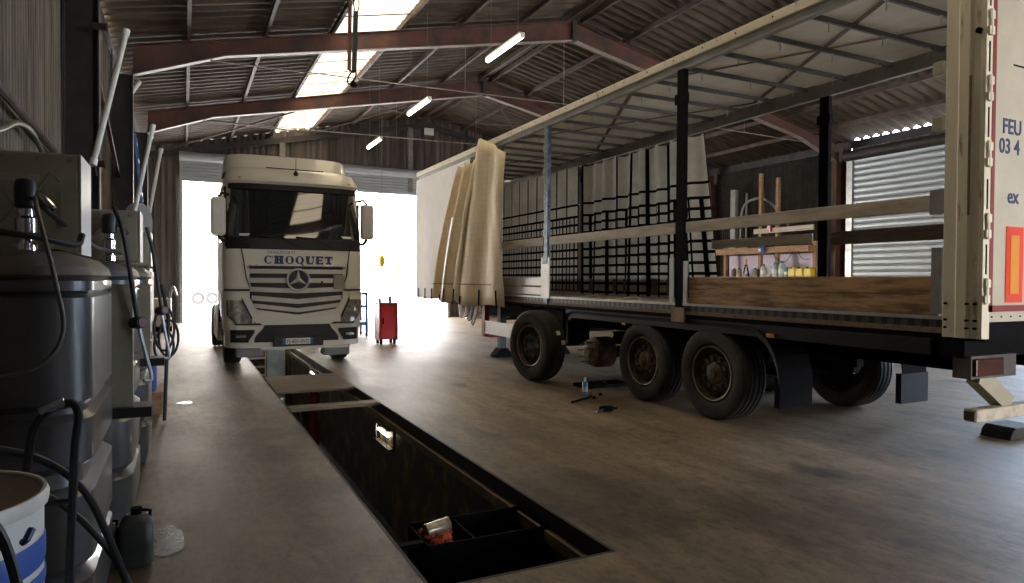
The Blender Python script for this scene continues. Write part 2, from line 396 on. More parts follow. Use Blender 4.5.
# ------------------------------------------------------------------ portal frames
FN = ['at the open back end behind everything','at the near end of the hall','beside the rear of the trailer','behind the first oil tanks, nearest column in view','whose rafter crosses in front of the nearest lit tube','farthest one before the gable wall']
frames = []
def isec(b, pts_bot, pts_top, y, w=.09, t=.012):
    # web + lower/upper flange following polylines in x-z
    n = len(pts_bot)
    for i in range(n-1):
        (xa,za),(xb,zb_) = pts_bot[i], pts_bot[i+1]; (xc,zc),(xd,zd) = pts_top[i], pts_top[i+1]
        b.prism([(xa,za),(xb,zb_),(xd,zd),(xc,zc)], lambda p,k: (p[0], y+(-.006 if k==0 else .006), p[1]))
for i, y in enumerate(FR):
    t = thing('steel_portal_frame', 'rusty red steel portal frame '+FN[i], 'steel frame', (XM,y,0), 'steel portal frames of the hall')
    frames.append(t)
    for side in (-1, 1):
        X = lambda x: x if side < 0 else 2*XM-x
        b = MB()   # column, an I-section
        b.box(min(X(-1.25),X(-.9)),max(X(-1.25),X(-.9)),y-.008,y+.008,0,5.64)
        b.box(min(X(-.915),X(-.9)),max(X(-.915),X(-.9)),y-.09,y+.09,0,5.75); b.box(min(X(-1.26),X(-1.245)),max(X(-1.26),X(-1.245)),y-.09,y+.09,0,6.1)
        b.build('column', 'darksteel' if side < 0 else 'rust', t)
        b = MB()
        bot = [(X(-.9),5.64),(X(.78),6.26),(X(XM-.01),7.97)]; top = [(X(-.9),zr(-.9)),(X(.78),zr(.78)),(X(XM-.01),zr(XM))]
        isec(b, bot, top, y)
        for q in range(2):
            (xa,za),(xb,zb_) = top[q], top[q+1]; b.beam((xa,y,za-.01),(xb,y,zb_-.01),.18,.015)
        b.build('rafter', 'rust', t)
        b = MB()
        for q in range(2):
            (xa,za),(xb,zb_) = bot[q], bot[q+1]; b.beam((xa,y,za),(xb,y,zb_),.18,.018)
        o = b.build('lower_flange', 'galvlip', t)
        o['label'] = 'pale worn lower flange'
    MB().box(XM-.06,XM+.06,y-.1,y+.1,7.93,8.44).build('apex_plate','darksteel',t)
# purlins
PX = [.1,1.58,3.0,4.56,6.05,7.68,9.05]
names = ['first roof purlin above the left wall','second roof purlin from the left wall','roof purlin along the left edge of the bright skylight strip','roof purlin along the right edge of the bright skylight strip','second roof purlin right of the skylight','third roof purlin right of the skylight','roof purlin just left of the ridge']
names2 = ['first roof purlin above the right wall','second roof purlin from the right wall','third roof purlin from the right wall','fourth roof purlin from the right wall','fifth roof purlin from the right wall','sixth roof purlin from the right wall, over the trailer','roof purlin just right of the ridge']
for side, nm in ((0,names),(1,names2)):
    for x, n in zip(PX, nm):
        x = x if side == 0 else 2*XM-x
        o = MB().box(x-.035,x+.035,YB,YE,zr(x)-.005,zr(x)+.125).build('roof_purlin','purlin')
        tag(o, 'long straight steel '+n, 'roof purlin', 'steel purlins under the roof')
# tie rods, bracing
for i, y in enumerate(FR[4:6]):
    b = MB(); b.tube([(.5,y,6.14),(9.0,y,6.27)],.014,6); b.tube([(9.0,y,6.27),(18.1,y,6.14)],.014,6)
    for x in (3.3,6.2,9.0,12.3,15.4): b.tube([(x,y,zr(x)-.45),(x,y,6.2)],.008,5)
    b.build('tie_rod','galvlip',frames[4+i])
for i,(xa,xb,l) in enumerate([(-.6,4.5,'left of the skylight'),(4.6,9.2,'between the skylight and ridge'),(9.4,14.2,'right of the ridge')]):
    b = MB(); b.tube([(xa,21.3,zr(xa)-.1),(xb,27.0,zr(xb)-.1)],.03,6); b.tube([(xb,21.3,zr(xb)-.1),(xa,27.0,zr(xa)-.1)],.03,6)
    tag(b.build('cross_brace','purlin'), 'crossed rusty bracing rods in the far roof bay '+l, 'cross brace', 'bracing rods in the far roof bay')
b = MB(); b.beam((-1.15,9.5,5.2),(-1.15,15.2,3.6),.06,.06); b.beam((-1.15,9.5,5.2),(-1.15,12.0,5.25),.05,.05)
tag(b.build('wall_brace','rust'), 'rusty diagonal brace against the left wall cladding between two columns', 'brace')
# pale pipe down second column
for y,l in ((15.45,'second'),(21.35,'third')):
    b = MB().tube([(-.95,y,0),(-.95,y,5.3),(-.8,y+.1,5.6)],.045,8); tag(b.build('downpipe','tube',smooth=True),'pale vertical pipe fixed beside the '+l+' column in view on the left wall','pipe')

# ------------------------------------------------------------------ roller shutters
def slats(b, x0, x1, y, z0, z1, ax='x', p=.11):
    n = max(1, int((z1-z0)/p)); prof = []
    for i in range(n):
        z = z0+(z1-z0)*i/n; h = (z1-z0)/n
        prof += [(0,z),(-.022,z+h*.25),(-.028,z+h*.5),(-.022,z+h*.75),(0,z+h*.98)]
    prof.append((0,z1))
    if ax == 'x': rows = [[(xx, y+o, z) for o, z in prof] for xx in (x0, x1)]
    else: rows = [[(y+o, xx, z) for o, z in prof] for xx in (x0, x1)]
    b.grid(rows)
b = MB(); slats(b, -.1, 10.2, YE-.15, 5.2, 6.0, p=.10)
t = struct(b.build('door_1','slat',solid=.01))
b = MB(); b.cyl((-.15,YE-.25,6.02),(10.25,YE-.25,6.02),.18,16); b.build('roller',M['slat'],t,smooth=True)
b = MB(); b.box(-.1,10.2,YE-.2,YE-.12,5.14,5.22); b.build('bottom_bar',M['slat'],t)
b = MB(); b.box(-.14,-.04,YE-.22,YE-.05,0,6.1); b.box(10.16,10.26,YE-.22,YE-.05,0,6.1); b.build('guide_rail',M['galv'],t)
b = MB(); slats(b, 9.6, 14.8, XR-.12, .02, 5.7, ax='y', p=.19)
t = struct(b.build('door_2','slat',solid=.01))
b = MB(); b.cyl((XR-.28,9.5,5.75),(XR-.28,15.0,5.75),.17,16); b.build('roller',M['darksteel'],t,smooth=True)
b = MB(); b.box(XR-.2,XR-.02,14.78,15.0,0,5.85); b.box(XR-.2,XR-.02,9.5,9.64,0,5.85); b.build('guide_rail',M['galv'],t)
# yard ground outside
struct(MB().add([(-60,YE+.1,-.02),(80,YE+.1,-.02),(80,120,-.02),(-60,120,-.02)],[(0,1,2,3)]).build('ground','tarmac'))
struct(MB().add([(-60,-80,-.02),(80,-80,-.02),(80,YB-.1,-.02),(-60,YB-.1,-.02)],[(0,1,2,3)]).build('ground','tarmac'))
struct(MB().add([(XR+.1,YB-.1,-.02),(80,YB-.1,-.02),(80,YE+.1,-.02),(XR+.1,YE+.1,-.02)],[(0,1,2,3)]).build('ground','tarmac'))

# ================================================================== TRUCK
TX, TY = 1.82, 12.38
truck = thing('tractor_truck', 'white tractor truck with dark windscreen parked facing forward over the inspection pit', 'truck', (TX,TY,0))
def sm(a, b, t): t = max(0, min(1, (t-a)/(b-a))); return t*t*(3-2*t)
def cabx(z):   # half width
    return 1.17 + .05*sm(.4,1.3,z) - .07*sm(2.3,3.5,z) - .06*sm(3.3,3.75,z)
def rake(z):
    r = .02*sm(1.0,.4,z) if z < 1 else 0
    if z > 1.9: r += .05*(z-1.9)/.4 if z < 2.3 else .05+.20*(z-2.3)
    if z > 3.28: r -= .0
    return r
def fy(x, z, d=0):
    hw = cabx(z); u = min(1, abs(x)/hw); R = .42
    return rake(z) + R*(1-(1-u**4.5)**(1/2.2)) - d
def F3(x, z, d=0): return (TX+x, TY+fy(x,z,d), z)
def outline(z, back, hw=None, n=22):
    hw = hw or cabx(z); pts = [(TX-hw, TY+back, z)]
    for i in range(n+1):
        a = -1+2*i/n; x = hw*math.sin(a*PI/2)*.9999
        pts.append((TX+x, TY+fy(x*cabx(z)/hw, z), z))
    pts.append((TX+hw, TY+back, z)); return pts
# cab shell
zs = [1.02,1.2,1.4,1.6,1.8,2.0,2.15,2.3,2.5,2.7,2.9,3.1,3.33]
b = MB(); b.grid([outline(z, 2.28) for z in zs], closed=True)
b.build('cab_body','white',truck,smooth=True)
# roof cap: overhanging visor, wedge, rear deflector
def rl(z, push, back, sh): 
    hw = cabx(3.28)*sh; pts = [(TX-hw, TY+back, z)]
    for i in range(23):
        a = -1+2*i/22; x = hw*math.sin(a*PI/2)*.9999; u = abs(x)/hw
        pts.append((TX+x, TY+push+.42*(1-(1-u**4.5)**(1/2.2)), z))
    pts.append((TX+hw, TY+back, z)); return pts
b = MB(); b.grid([rl(3.31,.24,2.28,1.0), rl(3.29,.16,2.28,1.012), rl(3.34,.12,2.28,1.02), rl(3.42,.16,2.28,1.01), rl(3.56,.34,2.28,.97), rl(3.64,.60,2.28,.93), rl(3.68,.95,2.28,.89)], closed=True)
pts = rl(3.68,.95,2.28,.89); b.add(pts,[tuple(range(len(pts)))])
b.build('roof_cap','white',truck,smooth=True,sharp=50)
b = MB(); b.grid([rl(3.60,.95,2.25,1.0), rl(3.92,1.12,2.25,.97), rl(3.97,1.20,2.25,.95)], closed=True); pts = rl(3.97,1.20,2.25,.95); b.add(pts,[tuple(range(len(pts)))])
b.build('roof_deflector','white',truck,smooth=True,sharp=50)
b = MB(); b.tube([(TX-.50,TY+.30,3.60),(TX+.50,TY+.30,3.60)],.010,6); b.build('roof_bar','black',truck)
b = MB(); b.lathe([(0,-.03),(.035,-.02),(.045,.02),(.02,.06),(.006,.07),(.006,.28),(0,.28)],(TX+.0,TY+.22,3.50),(0,0,1),12); b.build('antenna','black',truck,smooth=True)
# marker lamps
for x in (-.9,.9): MB().box(TX+x-.07,TX+x+.07,TY+.17+.05,TY+.3,3.37,3.40).build('marker_lamp','orange',truck)
# windscreen patch function
def patch(zl, xl, xr, d, name, m, n=20, th=.012, parent=truck, smooth=True, zz=None):
    rows, rows2 = [], []
    for k, z in enumerate(zl):
        a, c = (xl(z), xr(z))
        rows.append([F3(a+(c-a)*i/n, (z if zz is None else z), d) for i in range(n+1)])
    mb = MB(); mb.grid(rows)
    for side in (rows[0], rows[-1]):
        inner = [(p[0], p[1]+th+d, p[2]) for p in side]; mb.grid([side, inner])
    for i in (0, -1):
        side = [r[i] for r in rows]; inner = [(p[0], p[1]+th+d, p[2]) for p in side]; mb.grid([side, inner])
    return mb.build(name, m, parent, smooth=smooth, sharp=35)
lin = lambda a,b,n: [a+(b-a)*i/n for i in range(n+1)]
patch(lin(2.17,3.32,10), lambda z:-1.185+.03*(z-2.2), lambda z:1.185-.03*(z-2.2), .012, 'windscreen','glass',24)
patch(lin(2.13,2.33,3), lambda z:-1.17, lambda z:1.17, .03, 'cowl','black',24)
patch(lin(3.20,3.33,2), lambda z:-1.12, lambda z:1.12, .06, 'sun_visor','black',24)
for x in (-1,1):
    patch(lin(2.2,3.26,8), (lambda z,x=x: x*1.165-.02), (lambda z,x=x: x*1.165+.015), .02,'windscreen_pillar','black',3)
    b = MB(); b.box(TX+x*1.20-.02,TX+x*1.20+.015,TY+.50,TY+1.25,2.28,3.05); b.build('side_window','glass',truck)
# wipers and grab steps
for x0 in (-.75,.05,.6):
    b = MB(); b.tube([F3(x0,2.18,.05),F3(x0-.30,2.34,.045),F3(x0-.62,2.36,.04)],.012,6); b.build('wiper','black',truck)
# interior items seen behind the screen are dark: a pale strip of papers on the dashboard
for (x,w) in ((-.85,.22),(.72,.5)):
    b = MB(); b.box(TX+x-w/2,TX+x+w/2,TY+.085,TY+.11,2.36,2.40); o=b.build('dashboard_papers','grille',truck)
# front panel with name
patch(lin(1.84,2.15,4), lambda z:-.86-.10*(z-1.8)/.35, lambda z:.86+.10*(z-1.8)/.35, .018, 'bonnet_panel','white',16)
for x in (-1,1):   # corner air deflectors
    patch(lin(1.46,2.13,6), (lambda z,x=x: min(x*(.86-.14*sm(1.75,1.45,z)+.05), x*1.175)), (lambda z,x=x: max(x*(.86-.14*sm(1.75,1.45,z)+.05), x*1.175)), .03, 'corner_panel','white',8)
for x in (-1,1):
    MB().tube([F3(x*.93,2.13,.032),F3(x*.90,1.95,.034),F3(x*.86,1.65,.034),F3(x*.80,1.46,.034)],.009,6).build('panel_seam','black',truck)
# grille
patch(lin(.98,1.84,6), lambda z:-.80+.18*sm(1.3,.95,z), lambda z:.80-.18*sm(1.3,.95,z), .008,'grille_backing','black',14)
def slat(zc, h, hw, dip, d=.03, m='grille'):
    n = 24; rows = []
    for (dz, dd) in ((-h/2, .006),(-h/2,d),(h/2,d+.012),(h/2,.006)):
        row = []
        for i in range(n+1):
            x = -hw+2*hw*i/n; z = zc+dz-dip*(1-abs(x)/hw)
            row.append((TX+x, TY+fy(x,zc,dd), z))
        rows.append(row)
    return MB().grid(rows, closed=False).build('grille_slat', m, truck, smooth=True, sharp=30)
slat(1.745,.080,.80,.0); slat(1.585,.085,.80,.0); slat(1.43,.085,.80,.03); slat(1.28,.085,.77,.07); slat(1.145,.075,.73,.09); slat(1.03,.09,.68,.10,.04,'white')
slat(1.815,.02,.84,0,.035,'black')

# pale square tag on the right of the grille and little handle
b = MB(); b.box(TX+.62,TX+.82,TY-.06,TY-.04,1.43,1.69); o=b.build('grille_tag','box',truck)
b = MB(); b.box(TX+.40,TX+.43,TY-.055,TY-.03,1.50,1.58); b.build('handle','black',truck)
# star badge
b = MB(); b.lathe([(0,0),(.185,0),(.185,.03),(0,.03)],(TX,TY-.06,1.60),(0,1,0),32); bd=b.build('badge','black',truck)
b = MB(); b.lathe([(.168,0),(.190,-.012),(.205,0),(.205,.03),(.168,.03),(.168,0)],(TX,TY-.075,1.60),(0,1,0),32)
for k in range(3):
    a = PI/2+k*2*PI/3
    def P(r,t,yy): return (TX+r*math.cos(a+t), yy, 1.60+r*math.sin(a+t))
    b.add([P(.178,0,TY-.078),P(.045,PI/3,TY-.065),P(.0,0,TY-.10),P(.045,-PI/3,TY-.065)],[(0,1,2),(0,2,3)])
b.build('star',mat('star_silver',(.6,.6,.6),.3,.2),bd,smooth=False)
# lettering CHOQUET with bold serifs
def letters(word, x0, x1, z0, z1):
    n = len(word); widths = {'C':1.0,'H':1.12,'O':1.05,'Q':1.05,'U':1.08,'E':.95,'T':1.0}
    tot = sum(widths[c] for c in word); sc = (x1-x0)/tot; h = z1-z0; x = x0; mb = MB()
    def q(xa,za,xb,zb_): 
        mb.prism([(xa,za),(xb,za),(xb,zb_),(xa,zb_)], lambda p,k: (TX+p[0], TY+fy(p[0],z0,.024+.004*k), p[1]))
    def ring(cx, rw, a0, a1):
        m_ = 18; o_, i_ = [], []
        for i in range(m_+1):
            a = a0+(a1-a0)*i/m_; th = .16+.30*abs(math.cos(a))**1.2
            ca, sa = math.cos(a), math.sin(a)
            o_.append((cx+rw*ca, (z0+z1)/2+h/2*sa)); i_.append((cx+rw*(1-th*1.3)*ca, (z0+z1)/2+h/2*(1-.22)*sa))
        for i in range(m_):
            mb.prism([o_[i],o_[i+1],i_[i+1],i_[i]], lambda p,k: (TX+p[0], TY+fy(p[0],z0,.024+.004*k), p[1]))
    for c in word:
        w = widths[c]*sc; g = w*.08; a, e = x+g, x+w-g; W = e-a; st = W*.36; hs = h*.20; cx = (a+e)/2
        if c == 'C': ring(cx, W/2, .22*PI, 1.78*PI); q(e-W*.10, z1-h*.36, e, z1)
        if c in 'OQ': ring(cx, W/2, 0, 2*PI)
        if c == 'Q': mb.prism([(cx,z0+h*.2),(cx+W*.15,z0+h*.2),(e+W*.05,z0-h*.18),(e-W*.2,z0-h*.18)], lambda p,k: (TX+p[0], TY+fy(p[0],z0,.024+.004*k), p[1]))
        if c == 'H':
            for s_ in (a+W*.06, e-W*.06-st): q(s_,z0,s_+st,z1); q(s_-W*.07,z0,s_+st+W*.07,z0+hs); q(s_-W*.07,z1-hs,s_+st+W*.07,z1)
            q(a+W*.2,(z0+z1)/2-hs/2,e-W*.2,(z0+z1)/2+hs/2)
        if c == 'U':
            q(a+W*.06,z0+h*.3,a+W*.06+st,z1); q(a,z1-hs,a+st+W*.13,z1); q(e-W*.18,z0+h*.3,e-W*.07,z1); q(e-W*.3,z1-hs,e,z1)
            mb.prism([(a+W*.06,z0+h*.3),(a+W*.2,z0),(e-W*.2,z0),(e-W*.07,z0+h*.3),(e-W*.18,z0+h*.3),(cx+.1*W,z0+h*.14),(a+W*.36,z0+h*.2),(a+W*.06+st,z0+h*.3)], lambda p,k: (TX+p[0], TY+fy(p[0],z0,.024+.004*k), p[1]))
        if c == 'E':
            q(a+W*.06,z0,a+W*.06+st,z1)
            for zz in (z0, z1-hs): q(a,zz,e,zz+hs)
            q(a,(z0+z1)/2-hs/2,e-W*.2,(z0+z1)/2+hs/2); q(e-W*.10,z0,e,z0+h*.34); q(e-W*.10,z1-h*.34,e,z1); q(e-W*.27,z0+h*.36,e-W*.18,z1-h*.36)
        if c == 'T':
            q(cx-st/2,z0,cx+st/2,z1); q(cx-st,z0,cx+st,z0+hs); q(a,z1-hs,e,z1); q(a,z1-h*.36,a+W*.09,z1); q(e-W*.09,z1-h*.36,e,z1)
        x += w
    return mb
letters('CHOQUET', -.58, .62, 1.875, 2.02).build('lettering','navy',truck)
text('TRANSPORTS', .065, lambda v: (TX-.52+v.x+.3*v.y, TY+fy(-.3,2.07,.026+v.z), 2.055+v.y), 'lettering','navy',truck, space=1.25)
text('Actros', .085, lambda v: (TX+.52+v.x+.25*v.y, TY+fy(.65,1.86,.034+v.z), 1.812+v.y), 'lettering','grey',truck, space=1.2)
text('BlueTec', .06, lambda v: (TX-.83+v.x+.2*v.y, TY+fy(-.7,1.86,.040+v.z), 1.815+v.y), 'lettering','grey',truck, space=1.1)
# bumper (lower front)
zs = [.40,.44,.55,.7,.85,1.0,1.10]
b = MB(); b.grid([outline(z,.78) for z in zs], closed=True); b.build('bumper','white',truck,smooth=True)
b = MB(); b.grid([outline(z,1.0, cabx(z)+.01) for z in (.70,.95,1.30,1.36)], closed=True)
b.build('bumper_shoulder','white',truck,smooth=True)
patch(lin(.50,.80,5), lambda z:-.72+.16*sm(.55,.80,z), lambda z:.72-.16*sm(.55,.80,z), .030,'lower_intake','black',18)
patch(lin(.84,.98,2), lambda z:-.76, lambda z:.76, .032,'bumper_lip','white',18)
for x in (-1,1):
    patch(lin(.50,.72,4), (lambda z,x=x: min(x*(.80-.10*sm(.5,.7,z)+.02),x*1.10)), (lambda z,x=x: max(x*(.80-.10*sm(.5,.7,z)+.02),x*1.10)), .034,'fog_lamp_recess','black',8)
    patch(lin(.585,.63,2), (lambda z,x=x: min(x*.86,x*1.02)), (lambda z,x=x: max(x*.86,x*1.02)), .045,'fog_lamp','lamp',6)
    # headlamp: slanted quad
    def hx(z): t=(z-.86)/(1.30-.86); return 1.0-.02*t
    hi = lambda z: .58+.16*sm(.80,.90,z)+.22*max(0,(z-.90)/.46)
    ho = lambda z: 1.02+.14*sm(.80,1.0,z)
    patch(lin(.80,1.36,10), (lambda z,x=x: min(x*hi(z),x*ho(z))), (lambda z,x=x: max(x*hi(z),x*ho(z))), .026,'headlamp_surround','black',8)
    patch(lin(.83,1.33,10), (lambda z,x=x: min(x*(hi(z)+.03),x*(ho(z)-.02))), (lambda z,x=x: max(x*(hi(z)+.03),x*(ho(z)-.02))), .032,'headlamp','lamp',8)
    patch(lin(1.40,1.43,1), (lambda z,x=x: min(x*.80,x*1.2)), (lambda z,x=x: max(x*.80,x*1.2)), .036,'panel_seam','black',6)
    patch(lin(1.24,1.36,3), (lambda z,x=x: min(x*.93,x*1.17)), (lambda z,x=x: max(x*.93,x*1.17)), .042,'headlamp_brow','white',8)
    # mirrors
    hx_ = x*1.29
    b = MB(); b.box(TX+hx_-.12,TX+hx_+.12,TY+.12,TY+.30,2.36,3.02); mr=b.build('mirror','whitepl',truck,bevel=.05)
    b = MB(); b.tube([(TX+x*1.12,TY+.35,3.08),(TX+x*1.22,TY+.2,3.10),(TX+hx_,TY+.2,3.02)],.025,6); b.build('mirror_arm','black',mr,smooth=True); b = MB(); b.tube([(TX+x*1.12,TY+.35,2.28),(TX+x*1.22,TY+.22,2.27),(TX+hx_,TY+.2,2.36)],.03,6); b.build('mirror_arm','black',mr,smooth=True)
# number plate
b = MB(); b.box(TX-.42,TX+.44,TY-.055,TY-.02,.42,.60); b.build('plate_holder','black',truck,bevel=.01)
b = MB(); b.box(TX-.26,TX+.26,TY-.066,TY-.055,.455,.565); pl=b.build('number_plate','whitepl',truck)
b = MB(); b.box(TX-.26,TX-.21,TY-.069,TY-.066,.455,.565); b.box(TX+.21,TX+.26,TY-.069,TY-.066,.455,.565); b.build('plate_band','blue',pl)
text('FJ-401-WD', .095, lambda v: (TX-.195+v.x*.88, TY-.067-v.z, .475+v.y), 'plate_characters','black',pl, space=1.0)
b = MB(); b.box(TX-.62,TX+.90,TY-.01,TY+.2,.365,.395); b.build('under_spoiler','grille',truck)
b = MB(); b.box(TX+.50,TX+.98,TY+.25,TY+.6,.20,.37); b.box(TX-1.0,TX-.55,TY+.25,TY+.6,.22,.37); b.build('step_box','grey',truck,bevel=.02)
# side steps, arch, fairing and chassis
for x in (-1,1):
    b = MB(); b.box(TX+min(x*1.0,x*1.23),TX+max(x*1.0,x*1.23),TY+1.95,TY+2.3,.5,1.1); b.build('side_step','whitepl',truck)
    b = MB(); b.box(TX+min(x*1.0,x*1.22),TX+max(x*1.0,x*1.22),TY+2.45,TY+4.1,.35,1.05); b.build('side_fairing','whitepl',truck,bevel=.03)
    b = MB(); b.box(TX+min(x*1.13,x*1.18),TX+max(x*1.13,x*1.18),TY+2.28,TY+2.75,1.15,3.3); b.build('cab_side_flap','whitepl',truck)
    arc = [(TX, TY+1.42+.60*math.cos(a), .52+.60*math.sin(a)) for a in lin(.1,PI-.1,12)]
    b = MB(); b.grid([[(TX+x*.92,p[1],p[2]) for p in arc],[(TX+x*1.21,p[1],p[2]) for p in arc]]); b.build('wheel_arch','black',truck,solid=.03)
b = MB()
for x in (-.42,.42): b.box(TX+x-.04,TX+x+.04,TY+.6,TY+6.0,.72,1.0)
for y in (1.4,3,4.8,5.8): b.box(TX-.42,TX+.42,TY+y-.05,TY+y+.05,.75,.95)
b.box(TX-.4,TX+.4,TY+4.3,TY+5.3,1.02,1.15); b.build('chassis','chassis',truck)

def wheel(parent, c, side, name='wheel', r=.52, w=.37, world=True, m='rubber', dish=.10, hubbed=True):
    # side: +1 outer face toward +x, -1 toward -x
    c = Vector(c); ax = Vector((side,0,0)); R = r; h = w/2; prof = []
    prof += [(R*.60,-h*.72),(R*.66,-h*.92),(R*.80,-h),(R*.93,-h*.95),(R*.985,-h*.80)]
    for k in (-.55,-.2,.2,.55):
        prof += [(R,(k-.07)*h),(R*.975,(k-.055)*h),(R*.975,(k+.055)*h),(R,(k+.07)*h)]
    prof += [(R*.985,h*.80),(R*.93,h*.95),(R*.80,h),(R*.66,h*.92),(R*.60,h*.72)]
    ty = MB().lathe(prof, c, ax, 48).build(name, m, parent, smooth=True, world=world, sharp=28)
    rp = [(R*.60,h*.70),(R*.575,h*.88),(R*.55,h*.86),(R*.54,h*.40),(R*.50,h*.32),(R*.43,h*.40),(R*.40,h*.50),(R*.27,h*.54),(R*.25,h*.50)]
    if not hubbed: rp += [(R*.25,-h*.6)]
    rp2 = [(R*.60,-h*.70),(R*.56,-h*.85),(R*.53,h*.1),(R*.50,h*.17)]
    rm = MB().lathe(rp, c, ax, 40); rm.lathe(rp2, c, ax, 40)
    rim = rm.build('rim','rim',ty,smooth=True,world=world,sharp=35)
    MB().lathe([(R*.60,h*.72),(R*.585,h*.90),(R*.56,h*.86)],c,ax,40).build('rim_edge','rimedge',ty,smooth=True,world=world)
    nb = MB(); xx = Vector((0,1,0)); zz = Vector((0,0,1))
    for k in range(10):
        a = 2*PI*k/10+.2; p = c+ax*(h*.50)+(xx*math.cos(a)+zz*math.sin(a))*R*.325
        nb.cyl(p, p+ax*.04, .024, 6)
    if hubbed: nb.lathe([(R*.25,h*.2),(R*.24,h*.62),(R*.20,h*.72),(R*.12,h*.75),(R*.11,h*.95),(0,h*.97)], c, ax, 20)
    nb.build('hub','hub',ty,smooth=True,world=world,sharp=35)
    hb = MB()
    for k in range(8):
        a = 2*PI*k/8; p = c+ax*(h*.335)+(xx*math.cos(a)+zz*math.sin(a))*R*.468
        hb.cyl(p, p+ax*.02, .032, 10)
    hb.build('rim_holes','black',ty,world=world)
    return ty
for x in (-1,1):
    wheel(truck,(TX+x*1.0,TY+1.42,.50),x,r=.50,w=.31)
    wheel(truck,(TX+x*.98,TY+5.0,.50),x,r=.50,w=.50)

# ================================================================== TRAILER
X0, XW = 5.5, 8.0; YR, YF = 3.0, 16.85; ZB, ZT = 1.35, 4.40
tr = thing('curtainside_trailer', 'long cream curtain-sided semi-trailer with its side curtain drawn back', 'trailer', (6.75,YR,0))
B = lambda: MB()
# bed, side rails
b = B().box(X0+.04,XW-.04,YR+.05,YF,ZB-.09,ZB-.03); b.build('bed_floor','bedmat',tr)
def slot_material():
    m = mat('slotted_rail', (.02,.02,.02), .5); N = m.node_tree.nodes; L = m.node_tree.links; b_ = N['Principled BSDF']
    tc = N.new('ShaderNodeTexCoord'); sp = N.new('ShaderNodeSeparateXYZ'); L.new(tc.outputs['Object'], sp.inputs[0])
    prev = sp.outputs[1]
    for op, v in (('DIVIDE',.12),('FRACT',None),('LESS_THAN',.5)):
        n = N.new('ShaderNodeMath'); n.operation = op; L.new(prev, n.inputs[0])
        if v is not None: n.inputs[1].default_value = v
        prev = n.outputs[0]
    mx = N.new('ShaderNodeMix'); mx.data_type = 'RGBA'; mx.inputs[6].default_value = (.012,.012,.012,1); mx.inputs[7].default_value = (.06,.055,.045,1)
    L.new(prev, mx.inputs[0]); L.new(mx.outputs[2], b_.inputs['Base Color']); return m
M['slot'] = slot_material()
for xa,xb in ((X0,X0+.05),(XW-.05,XW)):
    B().box(xa-.008,xb,YR+.28,YF,ZB-.035,ZB-.005).build('rail_edge','alu',tr)
    B().box(xa+.01,xb-.005,YR+.28,YF,ZB-.10,ZB-.035).build('slotted_rail','slot',tr)
    B().box(xa,xb,YR+.28,YF,ZB-.145,ZB-.10).build('side_rail','plank',tr)
    B().box(xa+.012,xb,YR+.28,YF,ZB-.19,ZB-.145).build('rail_underside','chassis',tr)
# chassis
b = B()
for x in (6.25,7.25):
    b.box(x-.06,x+.06,YR+.3,YF-2.5,.83,.85); b.box(x-.06,x+.06,YR+.3,YF,1.12,1.15); b.box(x-.01,x+.01,YR+.3,YF-2.5,.85,1.15)
    b.box(x-.01,x+.01,YF-2.5,YF,1.0,1.15)
for i in range(22):
    y = YR+.5+i*.62; b.box(X0+.05,XW-.05,y-.03,y+.03,1.13,ZB-.09)
b.build('chassis','chassis',tr)
# axles, wheels
AY = [8.53,7.22,5.91]
for i, y in enumerate(AY):
    b = B(); b.cyl((X0+.3,y,.50),(XW-.3,y,.50),.065,12)
    for x in (6.25,7.25): b.box(x-.05,x+.05,y-.55,y+.1,.52,.62); b.box(x-.06,x+.06,y-.6,y-.45,.6,.86); b.lathe([(0,0),(.11,.01),(.12,.08),(.10,.16),(.12,.2),(0,.22)],(x,y+.28,.6),(0,0,1),14); b.cyl((x,y-.05,.55),(x+.05,y-.2,.9),.03)
    b.box(X0+.5,XW-.5,y+.18,y+.30,.50,.58)
    b.build('axle','chassis',tr)
    wheel(tr,(XW-.19,y,.54),1,r=.545)
    if i > 0: wheel(tr,(X0+.19,y+.05,.54),-1,r=.545)
# bare brake hub on the first axle
b = B(); c = (X0-.0,AY[0]+.08,.52)
b.lathe([(0,0),(.07,0),(.08,.02),(.085,.05),(.17,.05),(.195,.06),(.195,.09),(.13,.10)],c,(1,0,0),24); hb=b.build('bare_hub','hub',tr,smooth=True)
b = B().lathe([(.13,.10),(.225,.13),(.235,.16),(.235,.40),(.21,.42),(.05,.42)],c,(1,0,0),32); b.build('brake_drum',mat('drum_rust',(.10,.06,.04),.6,.3,var=.4,vscale=10),hb,smooth=True)
b = B()
for k in range(10):
    a = 2*PI*k/10+.15; b.cyl((c[0]-.045,c[1]+.165*math.cos(a),c[2]+.165*math.sin(a)),(c[0]+.10,c[1]+.165*math.cos(a),c[2]+.165*math.sin(a)),.011,6)
b.build('wheel_studs','rim',hb)
# mudguards: continuous dark fender over the three axles
def fender(xa, xb, nm='fender'):
    prof = [(9.30,.55),(9.32,.75),(9.28,.92),(9.18,1.06),(9.02,1.12),(5.45,1.12),(5.26,1.08),(5.12,.98),(5.02,.84),(4.97,.70),(4.95,.55)]
    b = B(); b.grid([[(xa,y,z) for y,z in prof],[(xb,y,z) for y,z in prof]]); return b.build(nm,'chassis',tr,solid=.012)
b = B(); pf=[(9.30,.62),(9.32,.78),(9.27,.95),(9.17,1.06),(9.02,1.10),(5.48,1.10),(5.28,1.06),(5.13,.96),(5.03,.82),(4.98,.68),(4.96,.56)]
b.grid([[(X0+.02,y,z-.02) for y,z in pf],[(X0+.0,y+.02*(1 if y>9 else -1 if y<5.4 else 0),z+.04) for y,z in pf]]); b.build('fender_lip','skirt',tr,solid=.012)
fender(X0+.02,X0+.50); fender(XW-.50,XW-.06)
